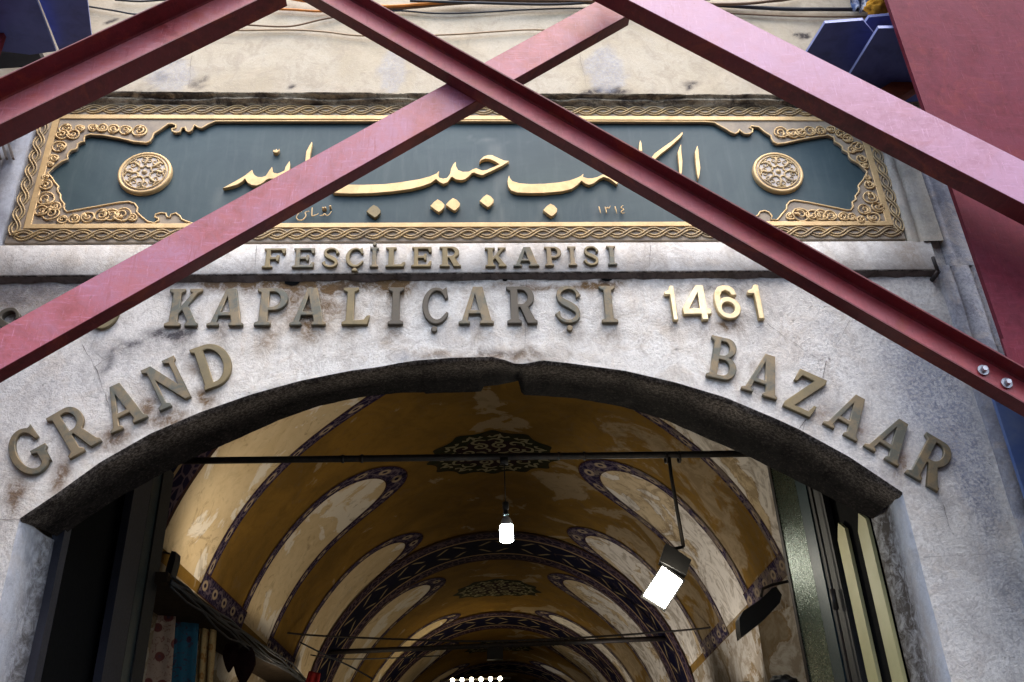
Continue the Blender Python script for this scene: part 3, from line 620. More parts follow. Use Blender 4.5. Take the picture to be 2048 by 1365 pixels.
# guilloche braid round the frame
br = MB()
def braid(a, b, amp, per):
    a, b = Vector(a), Vector(b); d = b-a; L = d.length; d.normalize(); nn = Vector((-d.z, 0, d.x)); k = max(1, round(L/per)); per = L/k
    for ph in (0, math.pi):
        for off in (-1, 1):
            pts = []
            for i in range(k*14+1):
                s = L*i/(k*14); th = 2*math.pi*s/(2*per)+ph
                slope = amp*math.cos(th)*math.pi/per; ln = math.sqrt(1+slope*slope)
                pts.append(a+d*(s-off*.0085*slope/ln)+nn*(amp*math.sin(th)+off*.0085/ln)+Vector((0, -.004*math.cos(th), 0)))
            br.tube(pts, .0052, 6)
yb_ = YP-.006; ox = (px0+bx0)/2; ox1 = (px1+bx1)/2; oz = (pz0+bz0)/2+.004; oz1 = (pz1+bz1)/2
braid((ox, yb_, oz), (ox1, yb_, oz), .027, .112); braid((ox, yb_, oz1), (ox1, yb_, oz1), .025, .112)
braid((ox-.006, yb_, oz), (ox-.006, yb_, oz1), .024, .112); braid((ox1+.006, yb_, oz), (ox1+.006, yb_, oz1), .024, .112)
br.build('braided_border', M['golddull'], PL, True)
# corner arabesques
SCN = [MB(), MB(), MB(), MB()]
def scroll(cx, cz, r, ph, dirn=1):
    y = YP-.008; sc_ = SCN[(0 if cx < 0 else 1)+(0 if cz < (pz0+pz1)/2-.03 else 2)]
    sc_.tube([Vector((cx+r*math.cos(t*.3491+ph), y-.004*math.sin(t*.7), cz+.95*r*math.sin(t*.3491+ph))) for t in range(19)], .0058, 6)
    sp = [Vector((cx+r*.66*(1-i/22)*math.cos(ph+dirn*i*.36), y-.003, cz+r*.66*(1-i/22)*math.sin(ph+dirn*i*.36))) for i in range(20)]
    sc_.tube(sp, [.0065*(1-i/34) for i in range(20)], 6)
    for k in range(1):
        a = ph+2.2*k+.6; p0 = Vector((cx+r*.9*math.cos(a), y, cz+r*.9*math.sin(a))); p1 = Vector((cx+r*.35*math.cos(a+1.1), y-.006, cz+r*.35*math.sin(a+1.1)))
        mid = (p0+p1)/2+Vector((.2*r, 0, .1*r)); sc_.tube([p0, mid, p1], [.004, .011, .003], 6)
mpx = (XZ(300, 300, YP)[0]-XZ(200, 300, YP)[0])/100
for pts, conv, sc in (([(360,300,60),(510,300,45),(640,290,45),(735,295,50),(850,305,55),(970,315,58),(1110,325,72),(440,360,60),(330,360,60),(300,480,68),(245,600,45),(215,660,28),(165,870,58),(160,790,30),(165,1010,80),(120,1130,60),(215,1160,80),(330,1220,45),(450,1215,52),(590,1195,62),(730,1175,72),(830,1170,70),(940,1170,80),(260,1090,50),(1040,1200,40)], lambda x, y: (60+x/5.055, 200+y/5.055), 5.055),
                      ([(740,230,72),(850,240,60),(930,235,55),(1020,215,60),(1125,210,52),(1225,200,42),(1330,240,62),(1390,290,50),(1480,370,62),(1430,400,40),(1525,490,52),(1560,560,30),(1600,740,48),(1590,670,26),(1610,865,72),(1550,980,60),(1680,960,60),(1640,1060,62),(930,1030,82),(1050,1040,70),(1130,1035,66),(1220,1040,60),(1350,1050,50),(1430,1055,40),(1520,1080,40),(830,1050,40)], lambda x, y: (1410+x/4.876, 220+y/4.876), 4.876)):
    for i, (x, y, r) in enumerate(pts):
        cx, cz = XZ(*conv(x, y), YP); scroll(cx, cz, r/sc*mpx, random.random()*6, 1 if i % 2 else -1)
for q_ in SCN: q_.build('corner_arabesque', M['gold'], PL, True)
# roundels
for cx_, cy_ in ((290, 347), (1556, 346)):
    c = P(cx_, cy_, YP); r = 55*mpx*.97
    rb = MB(); rb.lathe([(0, .024), (r*.80, .024), (r*.87, .023), (r*.88, .028), (r*.93, .032), (r*.98, .027), (r, .018), (r, 0)], (c.x, -.012, c.z), (0,-1,0), 48)
    ro = rb.build('roundel', M['gold'], PL, True)
    gd = MB(); gd.lathe([(0, .0255), (r*.86, .0255)], (c.x, -.012, c.z), (0,-1,0), 40); gd.build('roundel_ground', M['greyground'], ro)
    q = MB(); y = -.012-.0275
    q.lathe([(0, .012), (r*.07, .010), (r*.11, 0)], (c.x, y, c.z), (0,-1,0), 14)
    q.tube([Vector((c.x+r*(.27+.035*math.cos(8*t*.1309))*math.cos(t*.1309), y, c.z+r*(.27+.035*math.cos(8*t*.1309))*math.sin(t*.1309))) for t in range(48)], .007, 6, closed=True)
    q.tube([Vector((c.x+r*.80*math.cos(t*.2618), y, c.z+r*.80*math.sin(t*.2618))) for t in range(24)], .006, 6, closed=True)
    for k in range(8):
        a0 = k*math.pi/4+.39
        for sgn in (-1, 1):
            ce = Vector((c.x+r*.58*math.cos(a0+sgn*.20), y, c.z+r*.58*math.sin(a0+sgn*.20)))
            q.tube([ce+Vector((math.cos(a0+sgn*i*.45), 0, math.sin(a0+sgn*i*.45)))*r*.15*(1-i/20) for i in range(17)], [.0060*(1-i/30) for i in range(17)], 6)
        b0 = k*math.pi/4
        q.tube([Vector((c.x+r*s*math.cos(b0+o), y, c.z+r*s*math.sin(b0+o))) for s, o in ((.30,0),(.45,.10*(-1)**k),(.60,-.05),(.76,0))], [.006,.010,.010,.003], 6)
    q.build('roundel_relief', M['golddull'], ro, True)
# calligraphy (outlines measured on the plaque)
def calli(name, off, pts, sc=6.827, smooth=0, mat='gold'):
    pw = [(off[0]+x/sc, off[1]+y/sc) for x, y in pts]
    return filled(name, [[XZ(x, y, -.045) for x, y in pw]], -.012, -.040, M[mat], PL, .002)
calli('calligraphy_stroke', (430,270), [(100,720),(220,655),(340,588),(410,545),(470,495),(505,470),(512,500),(535,542),(580,568),(640,570),(690,552),(715,515),(740,475),(775,430),(780,480),(800,512),(850,522),(905,500),(945,480),(962,425),(1015,350),(1022,400),(1018,460),(1005,520),(960,575),(880,605),(800,592),(735,592),(700,605),(650,650),(570,685),(500,680),(440,645),(405,590),(370,628),(300,672),(180,708)])
calli('calligraphy_stroke', (430,270), [(1322,85),(1325,120),(1300,260),(1285,400),(1262,540),(1225,540),(1230,340),(1245,215),(1285,140)])
calli('calligraphy_stroke', (430,270), [(785,215),(800,195),(822,203),(835,180),(848,203),(864,200),(875,178),(872,212),(845,235),(805,232)])
o2 = 210*6.827
hab = [(180,785),(150,740),(170,690),(240,678),(350,673),(600,675),(880,665),(1100,640),(1350,600),(1500,560),(1590,520),(1622,488),(1615,540),(1625,575),(1680,592),(1735,580),(1775,525),(1790,450),(1820,392),(1853,360),(1857,420),(1884,472),(1950,498),(2033,495),(2083,465),(2133,446),(2173,465),(2223,480),(2283,470),(2373,430),(2453,395),(2393,357),(2323,326),(2258,318),(2203,338),(2175,375),(2190,330),(2233,290),(2293,268),(2353,270),(2433,308),(2513,343),(2583,352),(2483,418),(2333,492),(2213,546),(2153,530),(2103,508),(2073,516),(2033,560),(1983,600),(1923,613),(1853,600),(1800,566),(1783,582),(1743,640),(1683,662),(1633,640),(1583,597),(1513,650),(1400,692),(1250,730),(1000,765),(700,790),(400,796)]
calli('calligraphy_stroke', (640,270), hab)
calli('calligraphy_stroke', (1000,260), [(125,615),(135,652),(170,693),(270,723),(400,733),(600,729),(800,711),(950,684),(1060,645),(1112,618),(1140,592),(1133,635),(1200,655),(1260,655),(1330,638),(1400,604),(1440,608),(1525,652),(1620,700),(1600,740),(1500,665),(1420,637),(1360,662),(1290,720),(1220,745),(1170,730),(1115,687),(1060,747),(980,800),(850,832),(600,855),(400,858),(230,850),(150,820),(112,770),(102,700),(110,650)])
for cx_, cy_ in ((875,410.5),(906,407.8),(747,421.5),(973.6,400.6),(1100.8,419)):
    calli('calligraphy_dot', (cx_, cy_), [(-14.5,.5),(-7,-7.5),(0,-12.5),(8,-8.5),(14,-2),(13,4),(7,10.5),(2,13),(-6,7.5)], 1.0, mat='bronzey' if cx_ == 747 else 'gold')
calli('calligraphy_stroke', (1150,240), [(1470,155),(1476,185),(1430,245),(1300,362),(1180,455),(1140,490),(1040,590),(990,585),(1085,455),(1200,370),(1330,280),(1430,192)])
calli('calligraphy_stroke', (1150,240), [(1450,325),(1455,420),(1470,550),(1466,665),(1452,800),(1432,800),(1420,600),(1404,435),(1425,380)])
calli('calligraphy_stroke', (1150,240), [(1675,345),(1690,405),(1696,500),(1715,640),(1706,740),(1690,800),(1680,795),(1662,690),(1648,560),(1640,435),(1655,390)])
calli('calligraphy_stroke', (1150,240), [(893,268),(910,310),(922,420),(870,420),(880,320)])
def pen(name, off, strokes, w, sc=6.827):
    mb = MB(); d = w/sc*mpx
    for s in strokes:
        pts = [P(off[0]+x/sc, off[1]+y/sc, -.030) for x, y in s]
        if len(pts) == 1: mb.lathe([(0,.012),(d*.8,.010),(d*.9,-.016)], pts[0], (0,-1,0), 8)
        else:
            c = [Vector(q) for q in catmull([tuple(p) for p in pts], 5)]; mb.tube(c, [d/2*(.55+.45*math.sin(math.pi*min(1, .15+i/len(c)))) for i in range(len(c))], 7)
    return mb.build(name, M['gold'], PL, True)
for s in ([(1350,1050),(1362,1095),(1374,1142)],), ([(1455,1142),(1446,1095),(1432,1055)],[(1432,1055),(1452,1078),(1468,1062),(1484,1078),(1505,1042)]), ([(1570,1050),(1582,1095),(1596,1142)],), ([(1680,1035),(1652,1066),(1688,1090),(1655,1120),(1668,1140),(1702,1136)],): pen('date_numeral', (1000,260), s, 20)
for s in ([(1430,1105),(1470,1102),(1495,1080),(1520,1102),(1555,1095),(1590,1045)],), ([(1475,1012)],[(1508,1008)],[(1575,988)]), ([(1328,998),(1322,1060),(1326,1112),(1362,1100),(1385,1095),(1412,1072)],), ([(1285,1045),(1232,1062),(1240,1110),(1200,1160),(1140,1166),(1112,1125),(1150,1062),(1192,1030)],), ([(1030,1108),(1100,1082),(1130,1068),(1185,1050)],): pen('signature_stroke', (430,270), s, 18)

# ------------------------------------------------------------------ slab-serif letters
def G(ch):
    if ch in 'Iİ':
        l = [[(0,0),(1,0),(1,.075),(.76,.125),(.76,.875),(1,.925),(1,1),(0,1),(0,.925),(.24,.875),(.24,.125),(0,.075)]]
        return l+([arc(.5, 1.17, .22, .09, 0, 345, 14)] if ch == 'İ' else [])
    if ch == 'L': return [[(0,0),(.93,0),(1,.25),(.88,.24),(.78,.14),(.42,.12),(.42,.875),(.55,.925),(.55,1),(0,1),(0,.925),(.14,.875),(.14,.125),(0,.075)]]
    if ch == 'A': return [[(0,0),(.33,0),(.33,.06),(.26,.10),(.305,.265),(.615,.265),(.66,.10),(.60,.06),(.60,0),(1,0),(1,.06),(.93,.10),(.70,1),(.42,1),(.10,.10),(0,.06)], [(.335,.36),(.59,.36),(.475,.80)]]
    if ch == 'P': return [[(0,0),(.52,0),(.52,.075),(.41,.12),(.41,.40),(.55,.40)]+arc(.58,.70,.42,.30,-85,90)+[(0,1),(0,.925),(.12,.88),(.12,.12),(0,.075)], [(.40,.50)]+arc(.50,.70,.25,.20,-90,90)+[(.40,.90)]]
    if ch == 'R': return [[(0,0),(.48,0),(.48,.075),(.39,.12),(.39,.43),(.44,.43),(.66,0),(1,0),(1,.075),(.93,.11),(.72,.445)]+arc(.57,.71,.36,.29,-55,90)+[(0,1),(0,.925),(.12,.88),(.12,.12),(0,.075)], [(.38,.52)]+arc(.48,.71,.22,.19,-90,90)+[(.38,.90)]]
    if ch == 'K': return [[(0,0),(.48,0),(.48,.075),(.38,.12),(.38,.33),(.47,.42),(.67,.12),(.61,.075),(.61,0),(1,0),(1,.075),(.94,.11),(.63,.56),(.88,.88),(1,.925),(1,1),(.62,1),(.62,.925),(.71,.89),(.38,.49),(.38,.88),(.48,.925),(.48,1),(0,1),(0,.925),(.12,.88),(.12,.12),(0,.075)]]
    if ch in 'CÇç':
        l = [[(.80,.94),(.93,1),(.99,.70),(.88,.66),(.80,.78)]+arc(.56,.51,.34,.385,55,310,22)+[(.93,.33),(1.0,.30)]+arc(.53,.495,.53,.495,-32,-298,26)[0:]]
        if ch == 'Ç': l.append(arc(.46, -.135, .12, .075, 0, 345, 14))
        if ch == 'ç': l.append([(.40,-.10),(.36,-.19),(.72,-.19),(.66,-.11),(.58,-.03),(.48,-.03)])
        return l
    if ch in 'SŞ':
        l = [ribbon([(.93,.70),(.86,.84),(.68,.945),(.42,.945),(.20,.85),(.17,.69),(.32,.575),(.62,.455),(.83,.33),(.83,.16),(.62,.055),(.36,.055),(.16,.14),(.075,.29)], [.22,.12,.10,.11,.16,.19,.20,.21,.20,.17,.11,.10,.12,.22])]
        if ch == 'Ş': l.append(arc(.50, -.135, .115, .075, 0, 345, 14))
        return l
    if ch == 'G': return [[(.78,.93),(.88,1),(.93,.68),(.82,.66),(.74,.80)]+arc(.53,.51,.32,.39,52,292,20)+[(.68,.17),(.68,.38),(.54,.41),(.54,.49),(1,.49),(1,.41),(.93,.38),(.93,.10)]+arc(.53,.5,.53,.5,-48,-300,26)]
    if ch == 'D': return [[(.06,0),(.40,0)]+arc(.42,.5,.58,.5,-88,88,20)+[(0,1),(0,.925),(.10,.88),(.10,.11),(.06,.075)], [(.36,.12)]+arc(.40,.5,.36,.38,-80,80,16)+[(.36,.88)]]
    if ch == 'N': return [[(0,0),(.36,0),(.36,.075),(.26,.12),(.26,.66),(.76,0),(.94,0),(.94,.88),(1.02,.925),(1.02,1),(.64,1),(.64,.925),(.78,.88),(.78,.36),(.30,1),(0,1),(0,.925),(.12,.88),(.12,.12),(0,.075)]]
    if ch == 'B': return [[(0,0),(.58,0)]+arc(.60,.275,.40,.275,-88,60)+[(.70,.535)]+arc(.56,.765,.36,.235,-50,90)+[(0,1),(0,.925),(.12,.88),(.12,.12),(0,.075)], [(.37,.10)]+arc(.52,.28,.24,.18,-88,88)+[(.37,.46)], [(.37,.56)]+arc(.48,.735,.20,.165,-88,88)+[(.37,.90)]]
    if ch == 'Z': return [[(0,0),(.92,0),(1,.30),(.90,.31),(.80,.13),(.34,.13),(1,.88),(1,1),(.06,1),(.02,.68),(.13,.68),(.22,.86),(.63,.86),(0,.12)]]
    if ch == 'F': return [[(0,0),(.46,0),(.46,.075),(.34,.12),(.34,.43),(.58,.43),(.62,.33),(.73,.33),(.73,.65),(.62,.65),(.58,.55),(.34,.55),(.34,.89),(.80,.89),(.88,.72),(1,.72),(1,1),(.04,1),(.04,.925),(.13,.88),(.13,.12),(0,.075)]]
    if ch == 'E': return [[(0,0),(.97,0),(1,.28),(.89,.28),(.80,.11),(.34,.11),(.34,.43),(.60,.43),(.64,.33),(.75,.33),(.75,.65),(.64,.65),(.60,.55),(.34,.55),(.34,.89),(.80,.89),(.88,.72),(1,.72),(1,1),(.04,1),(.04,.925),(.13,.88),(.13,.12),(0,.075)]]
    if ch == '1': return [[(.50,0),(1,0),(1,1),(.62,1),(.45,.88),(.0,.82),(.0,.74),(.50,.74)]]
    if ch == '4': return [[(.62,0),(.86,0),(.86,.16),(1,.16),(1,.32),(.86,.32),(.86,1),(.58,1),(0,.34),(0,.16),(.62,.16)], [(.22,.32),(.62,.32),(.62,.79)]]
    if ch == '6': return [[(.93,.70),(.70,.69),(.64,.79),(.50,.84),(.36,.80),(.27,.68),(.25,.54)]+arc(.52,.33,.48,.315,118,-180,30)[0:]+[(0,.45),(.0,.60),(.05,.79),(.20,.94),(.44,1.0),(.70,.98),(.87,.87)], arc(.50,.325,.25,.175,0,345,20)]
    if ch == 'O': return [arc(.5,.5,.5,.5,0,350,28), arc(.5,.5,.27,.38,0,350,24)]
def letter(ch, bl, br, hpx, y0, yf, mat, name, label, cat, group, bevel=.004, lean=0.0):
    """ch set with its feet from pixel bl to br and cap height reaching pixel row hpx (or a length in metres)"""
    a, b = P(*bl, yf), P(*br, yf); ux = b-a; w = ux.length; d = ux.normalized(); up = Vector((-d.z, 0, d.x))
    H_ = (P(bl[0], hpx, yf).z-a.z) if hpx > 5 else hpx
    T = lambda q: ((a+ux*q[0]+(up+d*lean)*q[1]*H_).x, (a+ux*q[0]+(up+d*lean)*q[1]*H_).z)
    o = filled(name, [[T(q) for q in lp] for lp in G(ch)], y0, yf, mat, None, bevel)
    return tag(o, label, cat, group)
def word(w, glyphs, boxes, base, top, y0, yf, mats, name, desc, group, cat='letter', bevel=.004):
    sh = [g.upper() for g in glyphs]
    for i, (ch, (x0, x1)) in enumerate(zip(glyphs, boxes)):
        t = (lambda v, x: v if not callable(v) else v(x))
        if i == 0: pos = f'first {cat} of {w}'
        elif i == len(glyphs)-1: pos = f'last {cat} of {w}'
        else: pos = f'between {sh[i-1]} and {sh[i+1]} in {w}'
        letter(ch, (x0, base(x0)), (x1, base(x1)), top((x0+x1)/2), y0, yf, M[mats[i % len(mats)] if not isinstance(mats, str) else mats], name, f'{desc} {sh[i]}, {pos}', cat, group, bevel)
lin = lambda x0, y0, x1, y1: (lambda x: y0+(y1-y0)*(x-x0)/(x1-x0))
word('FESÇİLER on the sill', list('FESçİLER'), [(523,568),(583,627),(643,676),(690,726),(739,756),(770.5,810),(822,863),(879,922)], lin(523,535.5,922,533), lin(523,497,922,493), ys, ys-.022, ['bronzey','bronze','bronzey','bronzey','bronze','bronzey','bronzey','bronzey'], 'bronze_letter', 'small olive bronze letter', 'small letters of the sill line', bevel=.003)
word('KAPISI on the sill', list('KAPISI'), [(971,1013.5),(1027,1079),(1091,1125),(1138,1155),(1169,1200),(1217,1235)], lin(970,533.5,1235,529.5), lin(970,495.5,1235,491.5), ys, ys-.022, ['bronzey','bronze','bronze','bronze','bronzey','bronze'], 'bronze_letter', 'small olive bronze letter', 'small letters of the sill line', bevel=.003)
word('KAPALIÇARŞI', list('KAPALIÇARŞI'), [(327,394),(412,485.5),(507,571),(578,651),(682.5,739),(775,806),(844,897),(917,988),(1015,1075.5),(1113,1165),(1204.5,1237)], lin(326,652.5,1237,645), lin(326,578,1237,571.5), 0, -.024, ['bronze','bronze','bronze','bronze','bronzey','bronzed','bronzed','bronze','bronzed','bronze','bronze'], 'bronze_letter', 'large tarnished bronze letter', 'large bronze letters over the arch')
word('the date 1461', list('1461'), [(1337,1357),(1369,1426),(1436,1486.5),(1506,1530)], lin(1330,640.5,1530,637.5), lin(1330,572,1530,569.5), 0, -.030, 'brass', 'brass_digit', 'bright polished brass digit', 'brass digits of the date', 'digit')
hA = .265
arcL = [('G',(44,965),(112,927),.285),('R',(139,919),(203,881),.285),('A',(222,868),(296,833),.265),('N',(319,823),(386,791),.28),('D',(405,783),(475,758),.275)]
for i, (ch, bl, br_, h) in enumerate(arcL):
    pos = 'first letter of GRAND' if i == 0 else ('last letter of GRAND' if i == 4 else f'between {arcL[i-1][0]} and {arcL[i+1][0]} in GRAND')
    letter(ch, bl, br_, h, 0, -.024, M['bronzey' if ch in 'D' else 'bronze'], 'bronze_letter', f'tilted tarnished bronze letter {ch}, {pos}', 'letter', 'letters climbing round the arch')
arcR = [('B',(1412,752),(1470,765),.27),('A',(1482,777),(1554,800),.265),('Z',(1566,811),(1625,838),.265),('A',(1646,846),(1714,884),.265),('A',(1728,891),(1797,934),.265),('R',(1811,945),(1876,984),.29)]
for i, (ch, bl, br_, h) in enumerate(arcR):
    pos = 'first letter of BAZAAR' if i == 0 else ('last letter of BAZAAR' if i == 5 else f'between {arcR[i-1][0]} and {arcR[i+1][0]} in BAZAAR')
    letter(ch, bl, br_, h, 0, -.024, M['bronzey' if i == 2 else 'bronze'], 'bronze_letter', f'tilted tarnished bronze letter {ch}, {pos}', 'letter', 'letters climbing round the arch')
letter('S', (-24, 690), (25, 689), 616, 0, -.040, M['bronzed'], 'bronze_letter', 'dark bronze letter cut by the left frame edge, mostly hidden by the red beam', 'letter', 'letters left of the beam')
letter('O', (170, 658), (232, 657), 588, 0, -.024, M['bronzey'], 'bronze_letter', 'brassy round letter with only its bottom curve showing below the red beam', 'letter', 'letters left of the beam')

# ------------------------------------------------------------------ red steel bracing
def channel(name, top, lip, under, yf, dep, openf, mat, label, e0, e1, wmat, tf=.012):
    """channel section lying in the vertical plane y = yf; top/lip = two image points each on the upper and lower edge of its front"""
    T1, T2, B1, B2 = [P(*q, yf) for q in (*top, *lip)]
    ang = (math.atan2((T2-T1).z, (T2-T1).x)+math.atan2((B2-B1).z, (B2-B1).x))/2
    d = Vector((math.cos(ang), 0, math.sin(ang))); nn = Vector((-d.z, 0, d.x))
    tn = (T1.dot(nn)+T2.dot(nn))/2; bn = (B1.dot(nn)+B2.dot(nn))/2
    s0, s1 = (B1.dot(d)+e0), (B2.dot(d)+e1)
    root = tag(empty(name, d*s0+nn*((tn+bn)/2)+Vector((0, yf, 0))), label, 'steel beam', 'red steel channels bracing the gate')
    Q = lambda s, q, y: d*s+nn*q+Vector((0, y, 0)); ya, yb2 = yf, yf+dep
    def part(nm, prof, mat=mat):       # prof: closed cross-section (n, y)
        mb = MB(); n = 24; pr = prof+[prof[0]]
        mb.grid([[Q(s0+(s1-s0)*i/n, q, y) for q, y in pr] for i in range(n+1)])
        mb.face([Q(s0, q, y) for q, y in prof]); mb.face([Q(s1, q, y) for q, y in prof][::-1])
        o = mb.build(nm, mat, root); return o
    tw = .010; tt = tf
    if openf:
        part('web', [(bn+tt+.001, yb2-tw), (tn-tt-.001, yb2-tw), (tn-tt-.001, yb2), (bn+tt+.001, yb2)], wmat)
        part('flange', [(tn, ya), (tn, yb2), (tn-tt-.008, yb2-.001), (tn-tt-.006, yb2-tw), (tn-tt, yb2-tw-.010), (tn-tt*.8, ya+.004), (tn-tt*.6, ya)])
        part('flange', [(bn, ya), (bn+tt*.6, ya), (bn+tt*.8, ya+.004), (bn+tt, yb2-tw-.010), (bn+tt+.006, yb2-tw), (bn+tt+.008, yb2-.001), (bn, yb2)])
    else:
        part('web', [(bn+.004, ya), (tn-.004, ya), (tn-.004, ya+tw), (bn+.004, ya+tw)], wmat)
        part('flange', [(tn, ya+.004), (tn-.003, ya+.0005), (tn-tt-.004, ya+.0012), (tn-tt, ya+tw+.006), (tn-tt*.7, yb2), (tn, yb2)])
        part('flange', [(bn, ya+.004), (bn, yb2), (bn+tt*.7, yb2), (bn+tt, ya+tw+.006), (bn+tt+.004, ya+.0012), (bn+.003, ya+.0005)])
    return root, d, nn, bn, tn, s0, s1, Q
YA, YB = -1.02, -.86
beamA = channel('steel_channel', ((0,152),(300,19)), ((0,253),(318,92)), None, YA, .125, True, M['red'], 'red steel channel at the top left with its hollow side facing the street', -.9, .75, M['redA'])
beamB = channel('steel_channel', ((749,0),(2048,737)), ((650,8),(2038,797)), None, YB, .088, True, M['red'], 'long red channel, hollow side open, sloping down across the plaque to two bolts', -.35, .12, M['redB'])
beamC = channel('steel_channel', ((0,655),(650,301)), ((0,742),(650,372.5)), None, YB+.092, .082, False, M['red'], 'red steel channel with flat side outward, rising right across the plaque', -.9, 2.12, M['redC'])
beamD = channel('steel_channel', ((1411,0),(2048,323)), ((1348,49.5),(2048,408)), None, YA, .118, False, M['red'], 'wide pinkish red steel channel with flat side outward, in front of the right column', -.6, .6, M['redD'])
# bolts of beam B
_, d, nn, bn, tn, s0, s1, Q = beamB
for px, py in ((1965,742),(2012,768)):
    c = P(px, py, YB+.078); mb = MB(); mb.lathe([(0,.030),(.013,.030),(.0145,.027),(.0145,.010)], c, (0,-1,0), 6); mb.lathe([(.026,.010),(.026,.004),(.0,.003)], c, (0,-1,0), 20); mb.lathe([(.0145,.010),(.026,.010)], c, (0,-1,0), 20)
    mb.build('bolt', M['steel'], beamB[0])
# columns
def column(xe, sgn, label, z0, z1):
    root = tag(empty('steel_column', (xe+sgn*.37, -.5, z0)), label, 'steel column', 'red steel columns of the bracing frame')
    xs = sorted((xe, xe+sgn*.88)); mb = MB(); n = 30
    mb.box((xs[0], -.735, z0), (xs[1], -.705, z1)); mb.build('front_flange', M['redcol'], root)
    mb = MB(); xc = (xs[0]+xs[1])/2; mb.box((xc-.012, -.704, z0), (xc+.012, -.171, z1)); mb.build('web', M['redcol'], root)
    return root
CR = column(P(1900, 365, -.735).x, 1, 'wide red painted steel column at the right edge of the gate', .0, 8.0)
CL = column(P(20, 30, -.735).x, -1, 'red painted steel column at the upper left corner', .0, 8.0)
bxl = P(2004, 860, -.15).x
mb = MB(); mb.box((bxl, -.170, 0.0), (bxl+.8, -.145, 3.70)); mb.build('back_flange', M['bluegrey'], CR)
mb = MB(); q = P(2060, 770, -.755); mb.box((q.x-.06, -.752, q.z-.35), (q.x+.5, -.737, q.z+.25)); mb.build('gusset_plate', M['redcol'], CR)
def hplate(pts, z, th, par, mat=M['blue']):            # horizontal stiffener plate, underside outline given in image points
    c = [PZ(x, y, z) if not isinstance(x, Vector) else x for x, y in pts]; mb = MB(); n = len(c)
    mb.face([(p.x, p.y, z) for p in c]); mb.face([(p.x, p.y, z+th) for p in c][::-1])
    o = None
    for i in range(n):
        a, b = c[i], c[(i+1) % n]; mb.face([(a.x, a.y, z), (b.x, b.y, z), (b.x, b.y, z+th), (a.x, a.y, z+th)], None, 1)
    return mb.build('stiffener_plate', [mat, M['lav']], par)
hplate([(1650,47),(1726,41),(1750,70),(1705,150),(1560,190)], 6.05, .022, CR)
hplate([(1738,35),(1800,30),(1840,60),(1790,80),(1722,58)], 6.22, .022, CR)
hplate([(1757,57),(1830,56),(1880,140),(1860,210),(1760,240),(1690,165)], 5.90, .022, CR)
mb = MB(); a, b = P(1730,225,-.2), P(1850,150,-.2); mb.bar(a, b, .10, .12, (0,0,1)); mb.build('packing_block', M['rust'], CR)
hplate([(-60,-40),(58,-40),(112,103),(60,110),(-20,100)], 5.75, .016, CL)
hplate([(62,-40),(170,-40),(183,72),(178,90),(118,100)], 5.82, .014, CL)
mb = MB(); a, b = P(-20, 118, -.3), P(84, 112, -.3); mb.bar(a, b, .12, .05, (0,0,1)); mb.build('packing_block', M['black'], CL)
fm = MB()
def blob(c, r, seed, name, mat, par=None, sq=(1,1,1)):
    bm = bmesh.new(); bmesh.ops.create_icosphere(bm, subdivisions=4, radius=1)
    for v in bm.verts:
        k = 1+.35*nz(v.co.x*1.8+seed, v.co.y*1.8, v.co.z*1.8)+.10*nz(v.co.x*5, v.co.y*5+seed, v.co.z*5)
        v.co = Vector((v.co.x*sq[0], v.co.y*sq[1], v.co.z*sq[2]))*r*k+Vector(c)
    me = bpy.data.meshes.new(name); bm.to_mesh(me); bm.free(); return link(name, me, mat, par, True)
tag(blob(P(1755,14,-.45), .075, 3, 'foam_lump', M['foam'], None, (1.1,.8,.8)), 'lump of orange expanding foam on top of the blue plates', 'foam')
bag = MB(); rows = []
for i in range(15):
    t = i/14; a, b = Vector(P(1690+20*t, -30+50*t, -.16)), Vector(P(1735+8*t, -30+52*t, -.16)); rows.append([a.lerp(b, j/8)+Vector((0, -.03*math.sin(j*1.7+i*.4), .01*math.sin(j*2.1))) for j in range(9)])
bag.grid(rows); bo = bag.build('plastic_sheet', M['bag'], None, True); sm = bo.modifiers.new('t', 'SOLIDIFY'); sm.thickness = .004
tag(bo, 'crumpled blue and white plastic sheet hanging behind the upper right brackets', 'plastic sheet')

# ------------------------------------------------------------------ cables on the upper wall
def cable(pts, r, mat, label, y=None):
    mb = MB(); w = [P(x, yy, yu-.02-r if y is None else y) for x, yy in pts]; c = [Vector(q) for q in catmull([tuple(p) for p in w], 8)]
    mb.tube(c, r, 8); return tag(mb.build('cable', mat, None, True), label, 'cable', 'cables strung along the upper wall')
cable([(560,-6),(640,6),(760,13),(850,8),(925,1),(1000,-8)], .011, M['wire_o'], 'orange cable in the bundle at the top edge left of centre', yu-.05)
cable([(540,18),(590,20),(640,23),(700,19)], .008, M['wire_o'], 'short orange cable seen between the two left red beams', yu-.03)
cable([(700,14),(780,18),(900,8),(1000,3),(1100,4),(1250,6),(1420,-2)], .012, M['wire_b'], 'brown cable lowest in the top bundle')
cable([(820,2),(950,6),(1100,9),(1200,4),(1300,-4)], .010, M['wire_k'], 'dark cable inside the top bundle near the centre', yu-.06)
cable([(880,-4),(1000,0),(1150,2),(1300,6),(1480,8),(1600,-6)], .011, M['wire_b'], 'brown cable at the very top edge of the bundle', yu-.07)
cable([(760,26),(800,22),(870,27),(944,26),(1050,20),(1156,17),(1260,20)], .006, M['wire_k'], 'thin dark cable sagging just under the top bundle')
cable([(440,60),(482,61),(581,60),(650,64),(729,72),(889,70),(1000,63),(1077,60),(1200,66)], .006, M['wire_t'], 'thin tan cable sagging lowest across the cream wall')
cable([(480,48),(506,51),(581,53),(650,38),(740,24)], .006, M['wire_b'], 'thin brown cable curving up behind the upper left beam')
cable([(150,10),(180,14),(230,22),(273,29),(330,27)], .006, M['wire_k'], 'thin grey cable beside the upper left blue plate')
